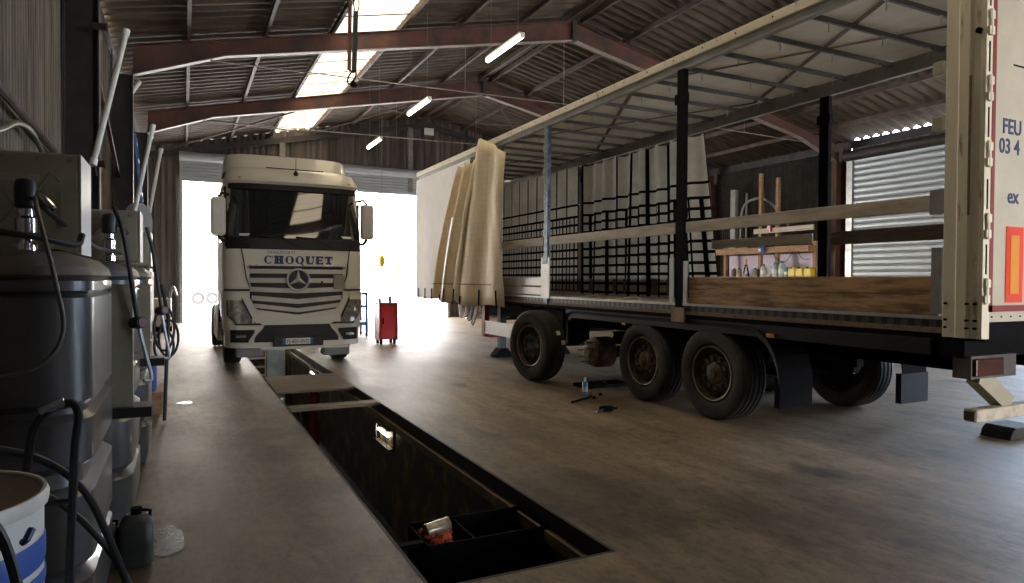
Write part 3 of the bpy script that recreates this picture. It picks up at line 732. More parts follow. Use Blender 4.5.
b = B(); prof = [(9.30,.98),(9.22,1.12),(9.05,1.155),(4.3,1.155),(4.3,1.03),(5.35,1.03),(8.98,1.03),(9.06,.98)]
b.box(X0+.01,X0+.05,3.4,9.10,1.02,1.155); b.box(X0+.012,X0+.05,9.10,9.26,.98,1.155); b.box(X0+.02,X0+.05,9.20,9.27,.60,1.10); b.build('side_skirt','skirt',tr,bevel=.008)
B().box(X0+.02,X0+.50,4.95,5.02,.30,.62).build('mud_flap','chassis',tr); B().box(XW-.52,XW-.02,4.95,5.02,.20,.55).build('mud_flap','skirt',tr)
B().box(X0-.005,X0+.012,7.63,7.70,1.00,1.03).build('side_marker','orange',tr); B().box(X0-.005,X0+.012,5.02,5.12,1.03,1.07).build('side_marker','orange',tr)
# side underrun guard
b = B(); b.box(X0+.0,X0+.035,9.75,12.50,.55,.78); b.box(X0-.008,X0+.0,9.75,12.50,.76,.79); b.box(X0-.008,X0+.0,9.75,12.50,.53,.56); g=b.build('side_guard','alu',tr)
b = B(); b.box(X0-.01,X0+.10,12.42,12.60,.46,1.15); b.box(X0+.1,X0+.5,12.42,12.55,.44,.50); b.build('guard_end','redpaint',tr,bevel=.02)
b = B(); b.box(X0-.012,X0-.005,9.8,10.05,.58,.74); b.build('guard_marking','redpaint',g)
for x in (6.0,7.4):
    b = B(); b.box(x-.07,x+.07,12.62,12.76,.16,1.10); l=b.build('landing_leg',mat('leg_paint',(.05,.06,.055),.5,var=.2),tr)
    b = B(); b.prism([(-.20,0),(.20,0),(.20,.05),(.08,.19),(-.08,.19),(-.20,.05)], lambda p,k,x=x: (x+p[0], 12.56+k*.26, p[1])); b.build('foot','chassis',l)
B().cyl((6.0,12.7,.8),(7.4,12.7,.8),.025,8).build('leg_shaft','chassis',tr); b = B(); b.box(6.35,7.1,10.2,11.4,.70,1.10); b.build('pallet_frame','chassis',tr); B().box(X0+.1,X0+.5,9.5,11.0,.75,1.12).build('under_box','chassis',tr)
b = B(); b.cyl((X0+.35,10.3,.72),(X0+.35,11.3,.72),.16,16); b.build('air_tank','skirt',tr,smooth=True)
# hoses and lines at the front below the bed
for k in range(5):
    y0 = 13.4+k*.12; pts=[(X0+.3,y0,1.15),(X0+.25,y0+.05,.85),(X0+.22,y0+.2,.62+.04*k),(X0+.3,y0+.45,.8),(X0+.35,y0+.5,1.15)]
    b = B().tube(curve(pts),.016,6); b.build('air_line','redpaint' if k%2==0 else 'ice',tr,smooth=True)
# front bulkhead
b = B(); b.box(X0+.02,XW-.02,YF-.05,YF,ZB-.2,ZT-.1); b.build('front_wall','wood2',tr)
b = B(); 
for x in (X0+.05,XW-.05): b.box(x-.05,x+.05,YF-.12,YF+.02,ZB-.2,ZT-.05)
b.build('front_post','rail',tr)
# roof rails
b = B(); b.box(X0+.0,X0+.07,YR,YF,ZT-.19,ZT-.09); b.box(X0-.008,X0+.0,YR+.3,YF,ZT-.15,ZT-.14); r=b.build('roof_rail','rail',tr)
b = B(); b.box(X0-.03,X0+.09,YR,YF,ZT-.10,ZT+.005); b.build('rail_cap','cream',r,bevel=.01)
b = B()
for i in range(26): y=YR+.5+i*.52; b.cyl((X0-.036,y,ZT-.045),(X0-.025,y,ZT-.045),.010,8)
b.build('rivet','chassis',r)
b = B(); b.box(XW-.07,XW,YR,YF,ZT-.23,ZT-.05); b.build('roof_rail','rail',tr)
# roof tarpaulin, bows, hooks, diagonal straps
n=60; rows=[]
for i in range(9):
    x = X0+.03+(XW-X0-.06)*i/8; rows.append([(x, YR+(YF-YR)*j/(n*3), ZT-.02-.022*abs(math.sin(PI*(YR+(YF-YR)*j/(n*3)-3.55)/.63))) for j in range(n*3+1)])
B().grid(rows).build('roof_cover','tarp',tr,smooth=True,sharp=80)
for i in range(21):
    y = 3.55+i*.63
    bw = B().box(X0+.05,XW-.05,y-.017,y+.017,ZT-.10,ZT-.05).build('roof_bow',M['bow'],tr)
    b = B()
    for x in (X0+.5,X0+1.35,X0+2.15): b.box(x-.018,x+.018,y-.016,y+.016,ZT-.105,ZT-.085); b.tube([(x,y,ZT-.10),(x+.006,y,ZT-.16),(x-.004,y,ZT-.20)],.006,5)
    b.build('roof_hook','galv',bw)
b = B()
for (ya,yb) in ((3.4,7.6),(7.6,12.0),(12.0,16.5)):
    for (xa,xb) in ((X0+.15,XW-.15),(XW-.15,X0+.15)):
        b.beam((xa,ya,ZT-.05),(xb,yb,ZT-.05),.06,.004)
b.build('diagonal_strap','strapbrown',tr)
# curtain runner rail ends, sliding posts
def post(y, x, s, m, w=.13, pk=(1.95,2.42,2.95,3.45,3.85)):
    p = B(); p.box(x,x+.02,y-w*.34,y+w*.34,ZB-.14,ZT-.18); p.box(x+.02,x+.06,y-w*.34,y-w*.2,ZB,ZT-.18); p.box(x+.02,x+.06,y+w*.2,y+w*.34,ZB,ZT-.18)
    pp = p.build('post',m,tr)
    for z in pk: B().box(x-.015,x+.05,y-w*.48,y+w*.48,z-.06,z+.06).build('board_pocket',m,pp)
    return pp
postm = mat('blue_grey_post',(.12,.16,.22),.4,.5,var=.4,vscale=9)
p = post(6.50,X0-.01,1,'chassis',.20,(3.86,2.45)); B().box(X0-.02,X0+.0,6.34,6.41,ZB,1.86).build('post_cheek','alu',p); B().box(X0-.02,X0+.0,6.60,6.67,ZB,1.90).build('post_cheek','alu',p)
b = B(); b.box(X0-.03,X0+.01,6.38,6.62,ZB-.24,ZB-.06); b.build('post_foot',mat('post_foot_rust',(.22,.13,.07),.6,.2,var=.3),p)
p = post(9.90,X0-.01,1,postm,.17); q = B(); q.box(X0-.02,X0+.0,9.76,10.04,ZB-.04,2.0); q.build('post_cheek','alu',p)
post(6.42,XW-.06,1,'chassis',.22,(3.86,)); post(12.6,XW-.06,1,'chassis',.24,(3.86,))
# side boards and laths
def board(x, y0, y1, z0, z1, m, th=.028, name='side_board'):
    return B().box(x,x+th,y0,y1,z0,z1).build(name,m,tr,bevel=.009)
board(X0+.01,3.35,6.34,1.345,1.511,'wood'); board(X0+.01,3.35,6.34,1.510,1.665,'wood')
board(X0+.01,10.05,12.9,1.36,1.50,'alu'); board(X0+.01,10.05,12.9,1.515,1.67,'alu')
board(X0,3.30,6.40,2.205,2.335,'lath'); board(X0,6.60,9.8,2.205,2.345,'lath'); board(X0,10.0,16.7,2.205,2.35,'lath')
board(XW-.05,3.3,6.3,2.12,2.30,'wood2'); board(XW-.05,6.6,8.6,2.16,2.30,'lath')
board(XW-.05,6.6,12.5,1.36,1.66,'wood2'); board(XW-.05,12.7,16.7,1.36,1.66,'wood2')
B().box(X0-.006,X0+.03,3.30,3.42,2.17,2.37).build('board_bracket','rail',tr); B().box(X0-.006,X0+.03,3.32,3.40,1.36,1.90).build('board_bracket','rail',tr)
for z in (4.0,3.35,2.9): B().box(X0+.0,X0+.05,3.33,3.42,z-.05,z+.06).build('lath_holder','box',tr,bevel=.01)
# loose straps on bed
for k,(x,y) in enumerate(((5.75,7.6),(5.8,8.7),(5.7,6.1))):
    b = B().tube(curve([(x,y,ZB-.02),(x+.05,y+.2,ZB+.03),(x-.08,y+.5,ZB-.01),(x+.02,y+.9,ZB-.02)]),.015,5); b.build('loose_strap','lath',tr)
# far side curtain, partly gathered
def netcurtain(ya, yb, amp, zt, zb, n=90, bulge=0, tilt=0):
    rows=[]; uv=[]
    mzs = 14
    for k in range(mzs+1):
        v = k/mzs; row=[]; z = zb+(zt-zb)*v
        for i in range(n+1):
            s = i/n; y = ya+(yb-ya)*s + tilt*(1-v)*(1-s)**5
            ph = s*(yb-ya)/.42*2*PI
            x = XW-.10 + amp*(math.sin(ph)*.7+.5*math.sin(ph*.37+1+v)) *(1-.25*v)
            row.append((x,y,z - (amp*.7*abs(math.sin(ph*.5)) if k==mzs else 0)))
        L=0; us=[0]
        for i in range(n):
            L += math.hypot(row[i+1][0]-row[i][0], row[i+1][1]-row[i][1]); us.append(L)
        rows.append(row); uv += [(1.25*(yb-ya)*i/n, z-ZB) for i in range(n+1)]
    return B().grid(rows).build('far_curtain','net',tr,smooth=True,uv=uv,sharp=80)
netcurtain(12.75,16.7,.015,ZT-.22,1.40)
netcurtain(8.80,12.45,.11,ZT-.22,1.28,n=140,tilt=-.42)
# near curtain: closed white front part and bunched beige rear part
rows=[]
for k in range(9):
    v=k/8; z=1.17+(ZT-.2-1.17)*v
    rows.append([(X0-.03-.012*math.sin(i*.8)*(1-v), 13.2+(YF-13.2)*i/24, z) for i in range(25)])
nc = B().grid(rows).build('near_curtain','whitecurtain',tr,smooth=True,sharp=80)
nc['label']='white closed front part of the near curtain'
def bunch(top, bot, folds, amp, zt, zb, xin, name, nz=16, n=60, swell=.12):
    rows=[]
    for k in range(nz+1):
        v=k/nz; row=[]
        for i in range(n+1):
            s=i/n; y=(1-v)*(bot[0]+(bot[1]-bot[0])*s)+v*(top[0]+(top[1]-top[0])*s)
            zz=(1-v)*(zb(s))+v*zt(s)
            x=xin-amp*(.5+.5*math.sin(s*folds*2*PI+.6*math.sin(3*v)))-swell*math.sin(PI*(1-v)*.9)*.6+.02*mnoise.noise(Vector((s*6,v*5,3)))
            row.append((x,y,zz))
        rows.append(row)
    return B().grid(rows).build(name,'curtain',tr,smooth=True,sharp=80,solid=.004)
c1 = bunch((11.28,12.65),(11.25,13.75),1.55,.10,lambda s: 4.00+.46*min(1,s*1.25), lambda s: 1.10+.03*math.sin(s*7), X0-.05,'drawn_curtain')
c2 = bunch((12.5,13.55),(13.5,15.15),2.1,.14,lambda s: 4.12-.08*abs(math.sin(s*9)), lambda s: 1.13+.04*math.sin(s*9), X0-.05,'drawn_curtain')
for c_ in (c1,): c_['label']='beige drawn-back panel of the near curtain'
# pale edge bands and buckle straps on the drawn curtain
def onb(s, v, top, bot, amp, folds, swell=.12, d=.02):
    y=(1-v)*(bot[0]+(bot[1]-bot[0])*s)+v*(top[0]+(top[1]-top[0])*s); z=1.12+(4.1-1.12)*v
    return (X0-.05-amp*(.5+.5*math.sin(s*folds*2*PI+.6*math.sin(3*v)))-swell*math.sin(PI*(1-v)*.9)*.6-d, y, z)
for (s,tp,bt,am,fo,par,v1) in ((.97,(11.28,12.65),(11.25,13.75),.10,1.55,c1,.9),(.55,(12.5,13.55),(13.5,15.15),.14,2.1,c2,.62)):
    pts=[onb(s,v,tp,bt,am,fo) for v in lin(.03,v1,12)]
    b=B(); b.grid([[(p[0],p[1]-.035,p[2]) for p in pts],[(p[0],p[1]+.035,p[2]) for p in pts]]); b.build('edge_band','whitepl',par,solid=.006)
for (tp,bt,am,fo,par) in (((11.28,12.65),(11.25,13.75),.10,1.55,c1),((12.5,13.55),(13.5,15.15),.14,2.1,c2)):
    for v in (.135,):
        pts=[onb(s,v,tp,bt,am,fo) for s in lin(.18,1,24)]
        b=B(); b.grid([[(p[0],p[1],p[2]-.012) for p in pts],[(p[0],p[1],p[2]+.012) for p in pts]]); b.build('hem_band','band',par,solid=.004)
    for s in (.10,.52,.85):
        pts=[onb(s,v,tp,bt,am,fo) for v in lin(-.01,.10 if s<.6 else .05,5)]
        b=B().tube(pts,.016,6); b.build('buckle_strap','chassis',par)
b=B()
for y in (15.6,16.1,16.6): b.box(X0-.05,X0-.035,y-.02,y+.02,1.12,1.40)
b.build('buckle_strap','chassis',nc)
# rear frame corner post (near)
b = B(); prof=[(YR,0),(YR+.035,0),(YR+.045,.02),(YR+.10,.02),(YR+.11,-.015),(YR+.19,-.015),(YR+.20,.0),(YR+.30,.0),(YR+.30,.10),(YR,.10)]
b.prism(prof, lambda p,k: (X0-.015+p[1], p[0], 1.18+k*(ZT+.06-1.18))); rp=b.build('rear_post','cream',tr,bevel=.004)
b = B(); b.box(X0-.035,X0-.02,YR+.10,YR+.112,2.14,3.22); b.build('post_slot','plank',rp)
b = B()
for z in (1.26,1.32,1.45):
    for y in (YR+.05,YR+.11,YR+.27): b.cyl((X0-.034,y,z),(X0+.0,y,z),.010,8)
b.build('post_bolts','chassis',rp)
b = B().cyl((X0-.04,YR+.05,3.55),(X0,YR+.05,3.55),.022,12); b.build('post_button','chassis',rp)
b = B(); b.box(XW-.12,XW,YR,YR+.3,1.18,ZT+.05); b.box(X0,XW,YR,YR+.15,ZT-.15,ZT+.05); b.build('rear_frame','cream',tr); B().box(X0+.09,XW-.12,YR+.03,YR+.16,1.16,1.32).build('rear_sill','chassis',tr)
# rear doors
for k,(xa,xb) in enumerate(((X0+.055,6.745),(6.755,XW-.075))):
    b = B().box(xa,xb,YR+.003,YR+.045,1.31,ZT-.08); d=b.build('rear_door','creampanel',tr,bevel=.004)
    b = B()
    for (x0_,x1_,z0_,z1_) in ((xa+.012,xa+.060,1.39,ZT-.10),(xb-.05,xb-.015,1.39,ZT-.10),(xa+.015,xb-.015,1.39,1.44)): b.box(x0_,x1_,YR-.003,YR+.003,z0_,z1_)
    b.build('door_trim','redpaint',d)
    b = B()
    for i in range(9): b.cyl((xa+.06+i*.13,YR-.004,1.35),(xa+.06+i*.13,YR+.004,1.35),.007,6)
    b.build('door_rivets','chassis',d)
    if k == 0:
        y = YR+.001
        text('FEU', .165, lambda v: (5.715+v.x*.95, y-v.z, 2.785+v.y), 'door_lettering','navy',d, space=1.02, bold=.0025)
        text('03 4', .165, lambda v: (5.675+v.x*.95, y-v.z, 2.63+v.y), 'door_lettering','navy',d, space=1.02, bold=.0025)
        text('ex', .165, lambda v: (5.80+v.x*.95, y-v.z, 2.245+v.y), 'door_lettering','navy',d, space=1.02, bold=.0025)
        b = B().box(5.85,6.02,y-.003,y,3.322,3.334); b.build('door_mark','chassis',d)
        b = B().box(5.79,6.03,y-.003,y,1.46,2.06); mk=b.build('reflector_plate','redlight',d)
        b = B().box(5.85,5.97,y-.006,y-.003,1.53,1.99); b.build('reflector_centre','orange',mk)
for z in (1.55,2.05,2.6,3.1,3.6,4.1):
    b = B(); b.cyl((X0+.02,YR-.012,z-.10),(X0+.02,YR-.012,z+.10),.016,10); b.box(X0-.01,X0+.055,YR-.02,YR+.01,z-.09,z-.03); b.box(X0+.0,X0+.06,YR-.02,YR+.01,z+.03,z+.09); b.build('door_hinge','cream',tr)
    b = B(); b.box(X0+.018,X0+.032,YR-.004,YR+.004,z+.13,z+.36); b.build('hinge_gap','chassis',tr)
# tail lamps, underrun arms and bar
b = B(); b.box(X0-.02,XW+.02,YR+.12,YR+.30,1.02,1.16); b.build('rear_crossmember','chassis',tr)
for xa in (X0+.0,XW-.62):
    b = B(); b.box(xa,xa+.62,YR+.08,YR+.22,.86,1.04); k=b.build('lamp_bracket',mat('dark_bracket',(.06,.055,.045),.6,var=.3),tr)
    b = B(); b.box(xa+.02,xa+.40,YR+.05,YR+.08,.88,1.02); b.build('tail_lamp','taillamp',k,bevel=.01)
    b = B(); b.beam((xa+.18,YR+.15,.88),(xa+.60,YR+.15,.62),.10,.14); b.build('underrun_arm','box',tr)
b = B(); b.beam((5.57,YR+.12,.565),(8.0,YR+.12,.565),.10,.10); ub=b.build('underrun_bar','lath',tr,bevel=.01)
b = B(); b.box(5.555,5.57,YR+.08,YR+.16,.53,.60); b.build('bar_end','rim',ub)

# rubber chock standing on floor behind the bar
b = MB(); b.prism([(0,0),(.60,0),(.56,.08),(.48,.12),(.10,.12),(.04,.08)], lambda p,k:(7.58+p[0],3.85+k*.3,p[1])); tag(b.build('wheel_chock','rubber',bevel=.01),'black rubber block on the floor below the rear bar of the trailer','chock')

# ================================================================== LOOSE WHEEL
lw = thing('loose_trailer_wheel','loose truck tyre on a rusty rim standing upright beside the trailer','wheel',(5.12,9.50,0))
w = wheel(lw,(0,0,.565),-1,name='tyre',r=.565,w=.36,world=False,hubbed=False)
for (a,t) in ((.42,.03),(.14,.10)):
    b = MB()
    R=.568; rows=[]
    for dx in (-.035,.035): rows.append([(t+dx, -R*math.cos(a+da), 0.565+R*math.sin(a+da)*1.0) for da in (-.06,0,.06)])
    b.grid(rows); b.build('tread_sticker','sticker',lw,world=False,solid=.004)
lw.rotation_euler = (0,0,math.radians(8))

# floor bits by the hub
t = thing('spray_can','pale blue spray can standing on the floor beside the bare hub','spray can',(5.07,7.97,0))
MB().lathe([(0,0),(.036,0),(.038,.01),(.038,.17),(.030,.19),(.016,.20)],(0,0,0),(0,0,1),20).build('can_body',mat('can_blue',(.10,.32,.50),.35,.3),t,smooth=True,world=False)
MB().lathe([(.0385,.05),(.0392,.05),(.0392,.12),(.0385,.12)],(0,0,0),(0,0,1),20).build('can_label','whitepl',t,world=False)
MB().lathe([(.016,.20),(.018,.20),(.018,.24),(.012,.25),(0,.25)],(0,0,0),(0,0,1),14).build('spray_cap','whitepl',t,smooth=True,world=False)
def flat_tool(name,pts,r,label,cat,m='chassis'):
    return tag(MB().tube(curve(pts,5),r,8,).build(name,m,smooth=True),label,cat)
flat_tool('pry_bar',[(4.55,7.47,.02),(4.75,7.55,.03),(4.95,7.68,.025),(5.05,7.78,.03)],.016,'thin bent dark bar lying on the floor in front of the spray can','pry bar')
t = thing('impact_gun','dark air wrench lying on the floor nearest the inspection pit','air wrench',(4.60,6.85,0))
b = MB(); b.lathe([(0,0),(.025,0),(.035,.02),(.038,.12),(.03,.17),(.016,.18),(.016,.22),(0,.22)],(4.58,6.86,.04),(1,-.25,0),16); b.build('gun_body','chassis',t,smooth=True)
b = MB().tube([(4.62,6.84,.04),(4.56,6.80,.025),(4.50,6.78,.025)],.016,8); b.build('grip','rubber',t,smooth=True)
b = MB().cyl((4.50,6.78,.025),(4.45,6.80,.025),.010,8); b.build('hose_fitting','galv',t)
for k,(x,y,l) in enumerate(((5.02,7.66,'left of the two small dark lumps beside the spray can'),(5.25,7.85,'right of the two small dark lumps beside the spray can'))):
    tag(MB().lathe([(0,0),(.025,0),(.026,.03),(.014,.035),(.014,.04),(0,.04)],(x,y,0),(0,0,1),6).build('wheel_nut','chassis'),l.replace('left of','leftmost of').replace('right of','rightmost of'),'wheel nut','loose wheel nuts')
t = thing('floor_tray','flat black tray with a bright metal piece on the floor under the bare hub','tray',(5.72,8.55,0))
b = MB(); b.box(5.35,6.15,8.38,8.75,0,.015); b.box(5.35,6.15,8.38,8.39,.015,.05); b.box(5.35,6.15,8.74,8.75,.015,.05); b.box(5.35,5.36,8.38,8.75,.015,.05); b.box(6.14,6.15,8.38,8.75,.015,.05); b.build('tray_pan','chassis',t)
b = MB().lathe([(0,0),(.04,0),(.045,.05),(0,.06)],(5.75,8.5,.016),(0,0,1),12); b.build('metal_piece','chrome',t)

# ================================================================== PIT CONTENT
def boardp(x0,x1,y0,y1,label,nm='wooden_plank',m='plank'):
    tag(MB().box(x0,x1,y0,y1,-.03,.012).build(nm,m,bevel=.006),label,'plank')
boardp(PL+.012,PR-.002,9.95,11.55,'wide wooden board laid across the pit just in front of the truck')
boardp(PL+.012,PR-.005,8.55,8.78,'narrow wooden plank laid across the pit, nearer than the wide board')
t = thing('pit_ladder','steel rung ladder on the far end wall of the inspection pit','ladder',(1.52,PF-.06,-PD))
for x in (1.32,1.72): MB().box(x-.015,x+.015,PF-.08,PF-.03,-PD,-.02).build('rail','whitepl',t)
for k in range(6): MB().box(1.32,1.72,PF-.12,PF-.03,-.07-.20*k,-.035-.20*k).build('rung','whitepl',t)
tag(MB().box(1.76,2.16,PF-.03,PF-.002,-PD,-.01).build('sky_lit_wall_patch','paint_sky_tint'),'pale blue patch of the far pit wall beside the ladder, sky light painted in','panel')  # sky light on the far pit wall, put into this pale panel's colour
def pit_lamp(y0,y1,z,label):
    t = thing('pit_lamp',label,'lamp',(PR-.06,(y0+y1)/2,z-.2),'lamps on the pit wall')
    b = MB(); b.box(PR-.085,PR-.0,y0-.12,y1+.12,z+.08,z+.10); b.box(PR-.085,PR-.0,y0-.12,y1+.12,z-.16,z-.14); b.box(PR-.02,PR+.0,y0-.1,y1+.1,z-.14,z+.08); b.build('housing','pit',t)
    MB().cyl((PR-.05,y0,z),(PR-.05,y1,z),.019,10).build('lit_tube','pitlight',t,smooth=True)
    for y in (y0,(y0+y1)/2,y1): MB().tube([(PR-.015,y,z-.14),(PR-.075,y,z-.13),(PR-.085,y,z),(PR-.075,y,z+.08)],.005,5).build('wire_guard','galv',t)
pit_lamp(8.08,8.62,-.31,'lit tube lamp on the pit wall, beyond the narrow plank') if False else pit_lamp(8.0,8.45,-.31,'lit tube lamp on the pit wall on the near side of the narrow plank')
pit_lamp(12.9,13.5,-.22,'lit tube lamp on the pit wall close to the truck')
t = thing('pit_jack','red hydraulic bottle jack unit standing in the pit between the two planks','jack',(1.85,10.9,-PD+.22))
b = MB(); b.lathe([(0,-.22),(.16,-.22),(.16,0),(.16,.04),(.10,.06),(.085,.1),(.085,.55),(.07,.6)],(1.85,10.9,-PD+.22),(0,0,1),20); b.build('jack_base','red',t,smooth=True)
b = MB(); b.lathe([(.045,.55),(.045,.85),(.085,.86),(.09,1.02),(.06,1.05),(0,1.05)],(1.85,10.9,-PD+.22),(0,0,1),20); b.build('jack_ram','red',t,smooth=True)
b = MB(); b.tube([(1.85,10.9,-PD+.5),(1.70,10.8,-PD+.6),(1.62,10.75,-PD+.98)],.014,8); b.build('jack_handle','galv',t)
b = MB()
tag(MB().beam((1.2,9.6,-.75),(1.55,12.6,-.55),.10,.02).build('pale_pipe_shelf','paint_sky_tint'),'pale blue metal strip along the left side of the pit below the boards','metal strip')
# oil tray across pit at near end
t = thing('drain_tray','black oil drain tray hanging across the near end of the pit','drain tray',(1.9,4.1,-.3))
x0,x1,y0,y1=PL+.15,PR+.03,4.03,4.48
b = MB(); b.box(x0+.1,x1-.05,y0,y1,-.44,-.42); b.box(PL,x0+.11,y0+.1,y0+.16,-.13,-.10); b.box(x0+.1,x1-.05,y0,y0+.015,-.42,-.09); b.box(x0+.1,x1-.05,y1-.015,y1,-.42,-.09); b.box(x0+.1,x0+.115,y0,y1,-.42,-.10); b.box(x1-.065,x1-.05,y0,y1,-.42,-.10); b.build('tray_body','chassis',t)
b = MB(); b.box(x0+.42,x0+.435,y0,y1,-.42,-.10); b.build('divider','chassis',t)
t = thing('tin_can','dented tin can lying on red rags in the black drain tray','can',(1.50,4.22,-.16))
MB().lathe([(0,0),(.05,0),(.052,.006),(.05,.012),(.05,.17),(.052,.175),(.045,.178),(.044,.02),(0,.02)],(1.47,4.30,-.10),(1,.12,.12),24).build('can_body','can',t,smooth=True)
b = MB()
for k in range(26):
    a=random.random(); c=(1.45+.22*random.random(),4.09+.32*random.random(),-.22+.09*random.random()); r=.03+.035*random.random()
    b.lathe([(0,-r*.7),(r*.8,-r*.4),(r,0),(r*.7,r*.5),(0,r*.7)],c,(random.uniform(-1,1),random.uniform(-1,1),1),7)
tag(b.build('rags','rag'),'heap of crumpled red rags in the left end of the drain tray','rags',kind='stuff')

# ================================================================== LIGHT TUBES
def fixture(x,y0,y1,z,label,first=None):
    t = thing('tube_light',label,'ceiling light',(x,(y0+y1)/2,z),'lit tube lights hung from the roof')
    b = MB(); b.box(x-.05,x+.05,y0,y1,z+.02,z+.06); b.box(x-.045,x+.045,y0-.03,y0,z-.045,z+.05); b.box(x-.045,x+.045,y1,y1+.03,z-.045,z+.05); b.build('housing','whitepl',t,bevel=.01)
    MB().cyl((x,y0,z-.01),(x,y1,z-.01),.042,12).build('lit_tube','tubelight',t,smooth=True)
    for y in (y0+.15,y1-.15): MB().tube([(x,y,z+.06),(x,y,zr(x)+.1)],.003,5).build('hanging_wire','galvlip',t)
fixture(5.27,10.4,11.85,5.86,'nearest and largest lit tube light hung below the roof left of the trailer')
fixture(4.9,14.2,15.7,5.63,'middle one of the three lit tube lights in the row')
fixture(4.88,18.2,19.6,5.50,'farthest and smallest of the three lit tube lights')

# hoist sling
t = thing('hanging_sling','brown and green lifting sling with a metal ring hanging from the roof','sling',(2.86,12.4,5.2))
b = MB(); b.beam((2.75,12.4,7.1),(2.73,12.4,5.45),.012,.07,up=(1,0,0)); b.build('brown_strap','strapbrown',t)
b = MB(); b.beam((2.85,12.4,6.55),(2.82,12.4,5.42),.02,.09,up=(1,0,0)); b.build('green_strap','strapgreen',t)
b = MB(); ring=[(2.86+.05*math.sin(a),12.4,6.70+.16*math.cos(a)) for a in lin(0,2*PI,16)]; b.tube(ring,.012,6); b.tube([(2.86,12.4,6.85),(2.86,12.4,7.15)],.012,6); b.build('shackle','chassis',t)
b = MB(); ring=[(2.78+.06*math.cos(a)+.05*math.sin(a),12.4,5.33+.13*math.sin(a)) for a in lin(0,2*PI,20)]; b.tube(ring,.016,6); b.tube([(2.73,12.4,5.45),(2.82,12.4,5.42)],.02,6); b.build('ring','chassis',t)
b = MB(); b.lathe([(0,0),(.05,.0),(.06,.04),(.04,.10),(0,.12)],(2.81,12.4,5.15),(0,0,1),10); b.build('hook','chassis',t)
# door control pendant
t = thing('pendant_control','yellow pendant switch hanging on a long cable in the far doorway','pendant switch',(6.99,25.9,2.1))
MB().tube([(6.99,25.9,8.0),(6.99,25.9,2.55)],.012,5).build('cable','grey',t)
MB().lathe([(0,0),(.08,.0),(.11,.10),(.12,.34),(.06,.44),(0,.46)],(6.99,25.9,2.10),(0,0,1),12).build('switch_body','yellow',t,smooth=True)
tag(MB().box(9.12,9.52,YE-.2,YE-.12,7.74,8.02).build('gable_sign','whitepl'),'small white rectangular plate high on the gable wall under the ridge','sign')

# ================================================================== TOOL CABINET
cx_,cy_=4.57,16.5
t = thing('tool_cabinet','red tool cabinet on feet standing right of the truck by the doorway','cabinet',(cx_,cy_,0))
b = MB().box(cx_-.21,cx_+.21,cy_-.2,cy_+.2,.12,1.0); body=b.build('body','red',t,bevel=.015)
MB().box(cx_-.24,cx_+.24,cy_-.23,cy_+.23,1.0,1.035).build('top','grey',t)
for x in (-.17,.17):
    for y in (-.16,.16): MB().cyl((cx_+x,cy_+y,0),(cx_+x,cy_+y,.12),.035,10).build('foot','chassis',t)
d = MB().box(cx_-.17,cx_+.17,cy_-.212,cy_-.2,.17,.95).build('door',mat('cabinet_door',(.50,.03,.035),.35,coat=.2),t)
MB().box(cx_-.15,cx_-.12,cy_-.235,cy_-.212,.5,.66).build('handle','chassis',d)
for s in (-1,1): MB().box(cx_+s*.225-.012,cx_+s*.225+.012,cy_-.23,cy_+.2,.10,1.0).build('side_rail','red',t)
tag(MB().lathe([(0,0),(.04,0),(.045,.13),(.02,.15),(.02,.19),(0,.19)],(cx_+.1,cy_,1.036),(0,0,1),12).build('bottle','grey',smooth=True),'small grey bottle standing on top of the red tool cabinet','bottle')
tag(MB().lathe([(0,0),(.035,0),(.035,.08),(.01,.10),(.01,.26),(0,.26)],(cx_-.16,cy_,1.036),(0,0,1),10).build('lubricant_spout','galv',smooth=True),'thin metal spout can standing at the left of the cabinet top','oil can')

# blue cart outside the doorway, right of the truck
t = thing('work_cart','blue steel framed work cart standing behind the right side of the truck','cart',(4.1,19.0,0))
b = MB()
for x in (3.8,4.62):
    for y in (18.7,19.4): b.box(x-.03,x+.03,y-.03,y+.03,.12,1.25)
for z in (.35,.85,1.2): b.box(3.8,4.62,18.67,18.73,z-.03,z+.03); b.box(3.8,4.62,19.37,19.43,z-.03,z+.03); b.box(3.77,3.83,18.7,19.4,z-.03,z+.03); b.box(4.59,4.65,18.7,19.4,z-.03,z+.03)
b.build('frame','blue',t)
MB().box(3.83,4.59,18.73,19.37,.38,.42).build('shelf','paint_sky_tint',t); MB().box(3.80,4.62,18.7,19.4,1.21,1.25).build('top','paint_sky_tint',t)
for x in (3.8,4.62):
    for y in (18.7,19.4): MB().cyl((x-.02,y,.06),(x+.02,y,.06),.06,12).build('caster','chassis',t)
b = MB().cyl((4.0,18.95,.60),(4.45,18.95,.60),.15,16); tag(b.build('air_receiver','whitepl',smooth=True),'white cylinder lying on the shelf of the blue work cart','cylinder')
b = MB(); b.box(3.62,3.9,18.1,18.4,0,.16); tag(b.build('small_crate','redpaint',bevel=.02),'small dark red crate on the floor between the truck and red cabinet','crate')
# stacked boards leaning beneath the trailer nose by the door jamb
for k,l in enumerate(('leftmost','second from the left','middle','second from the right','rightmost')):
    x = 10.55+k*.24
    tag(MB().beam((x,26.3+.06*k,0.0),(x-.10+.05*k,26.6,1.55+.1*(k%2)),.14,.03,up=(0,1,0)).build('leaning_board','lath' if k%2 else 'grey'),l+' of five pale boards leaning upright by the far doorway','board','pale boards leaning by the doorway')
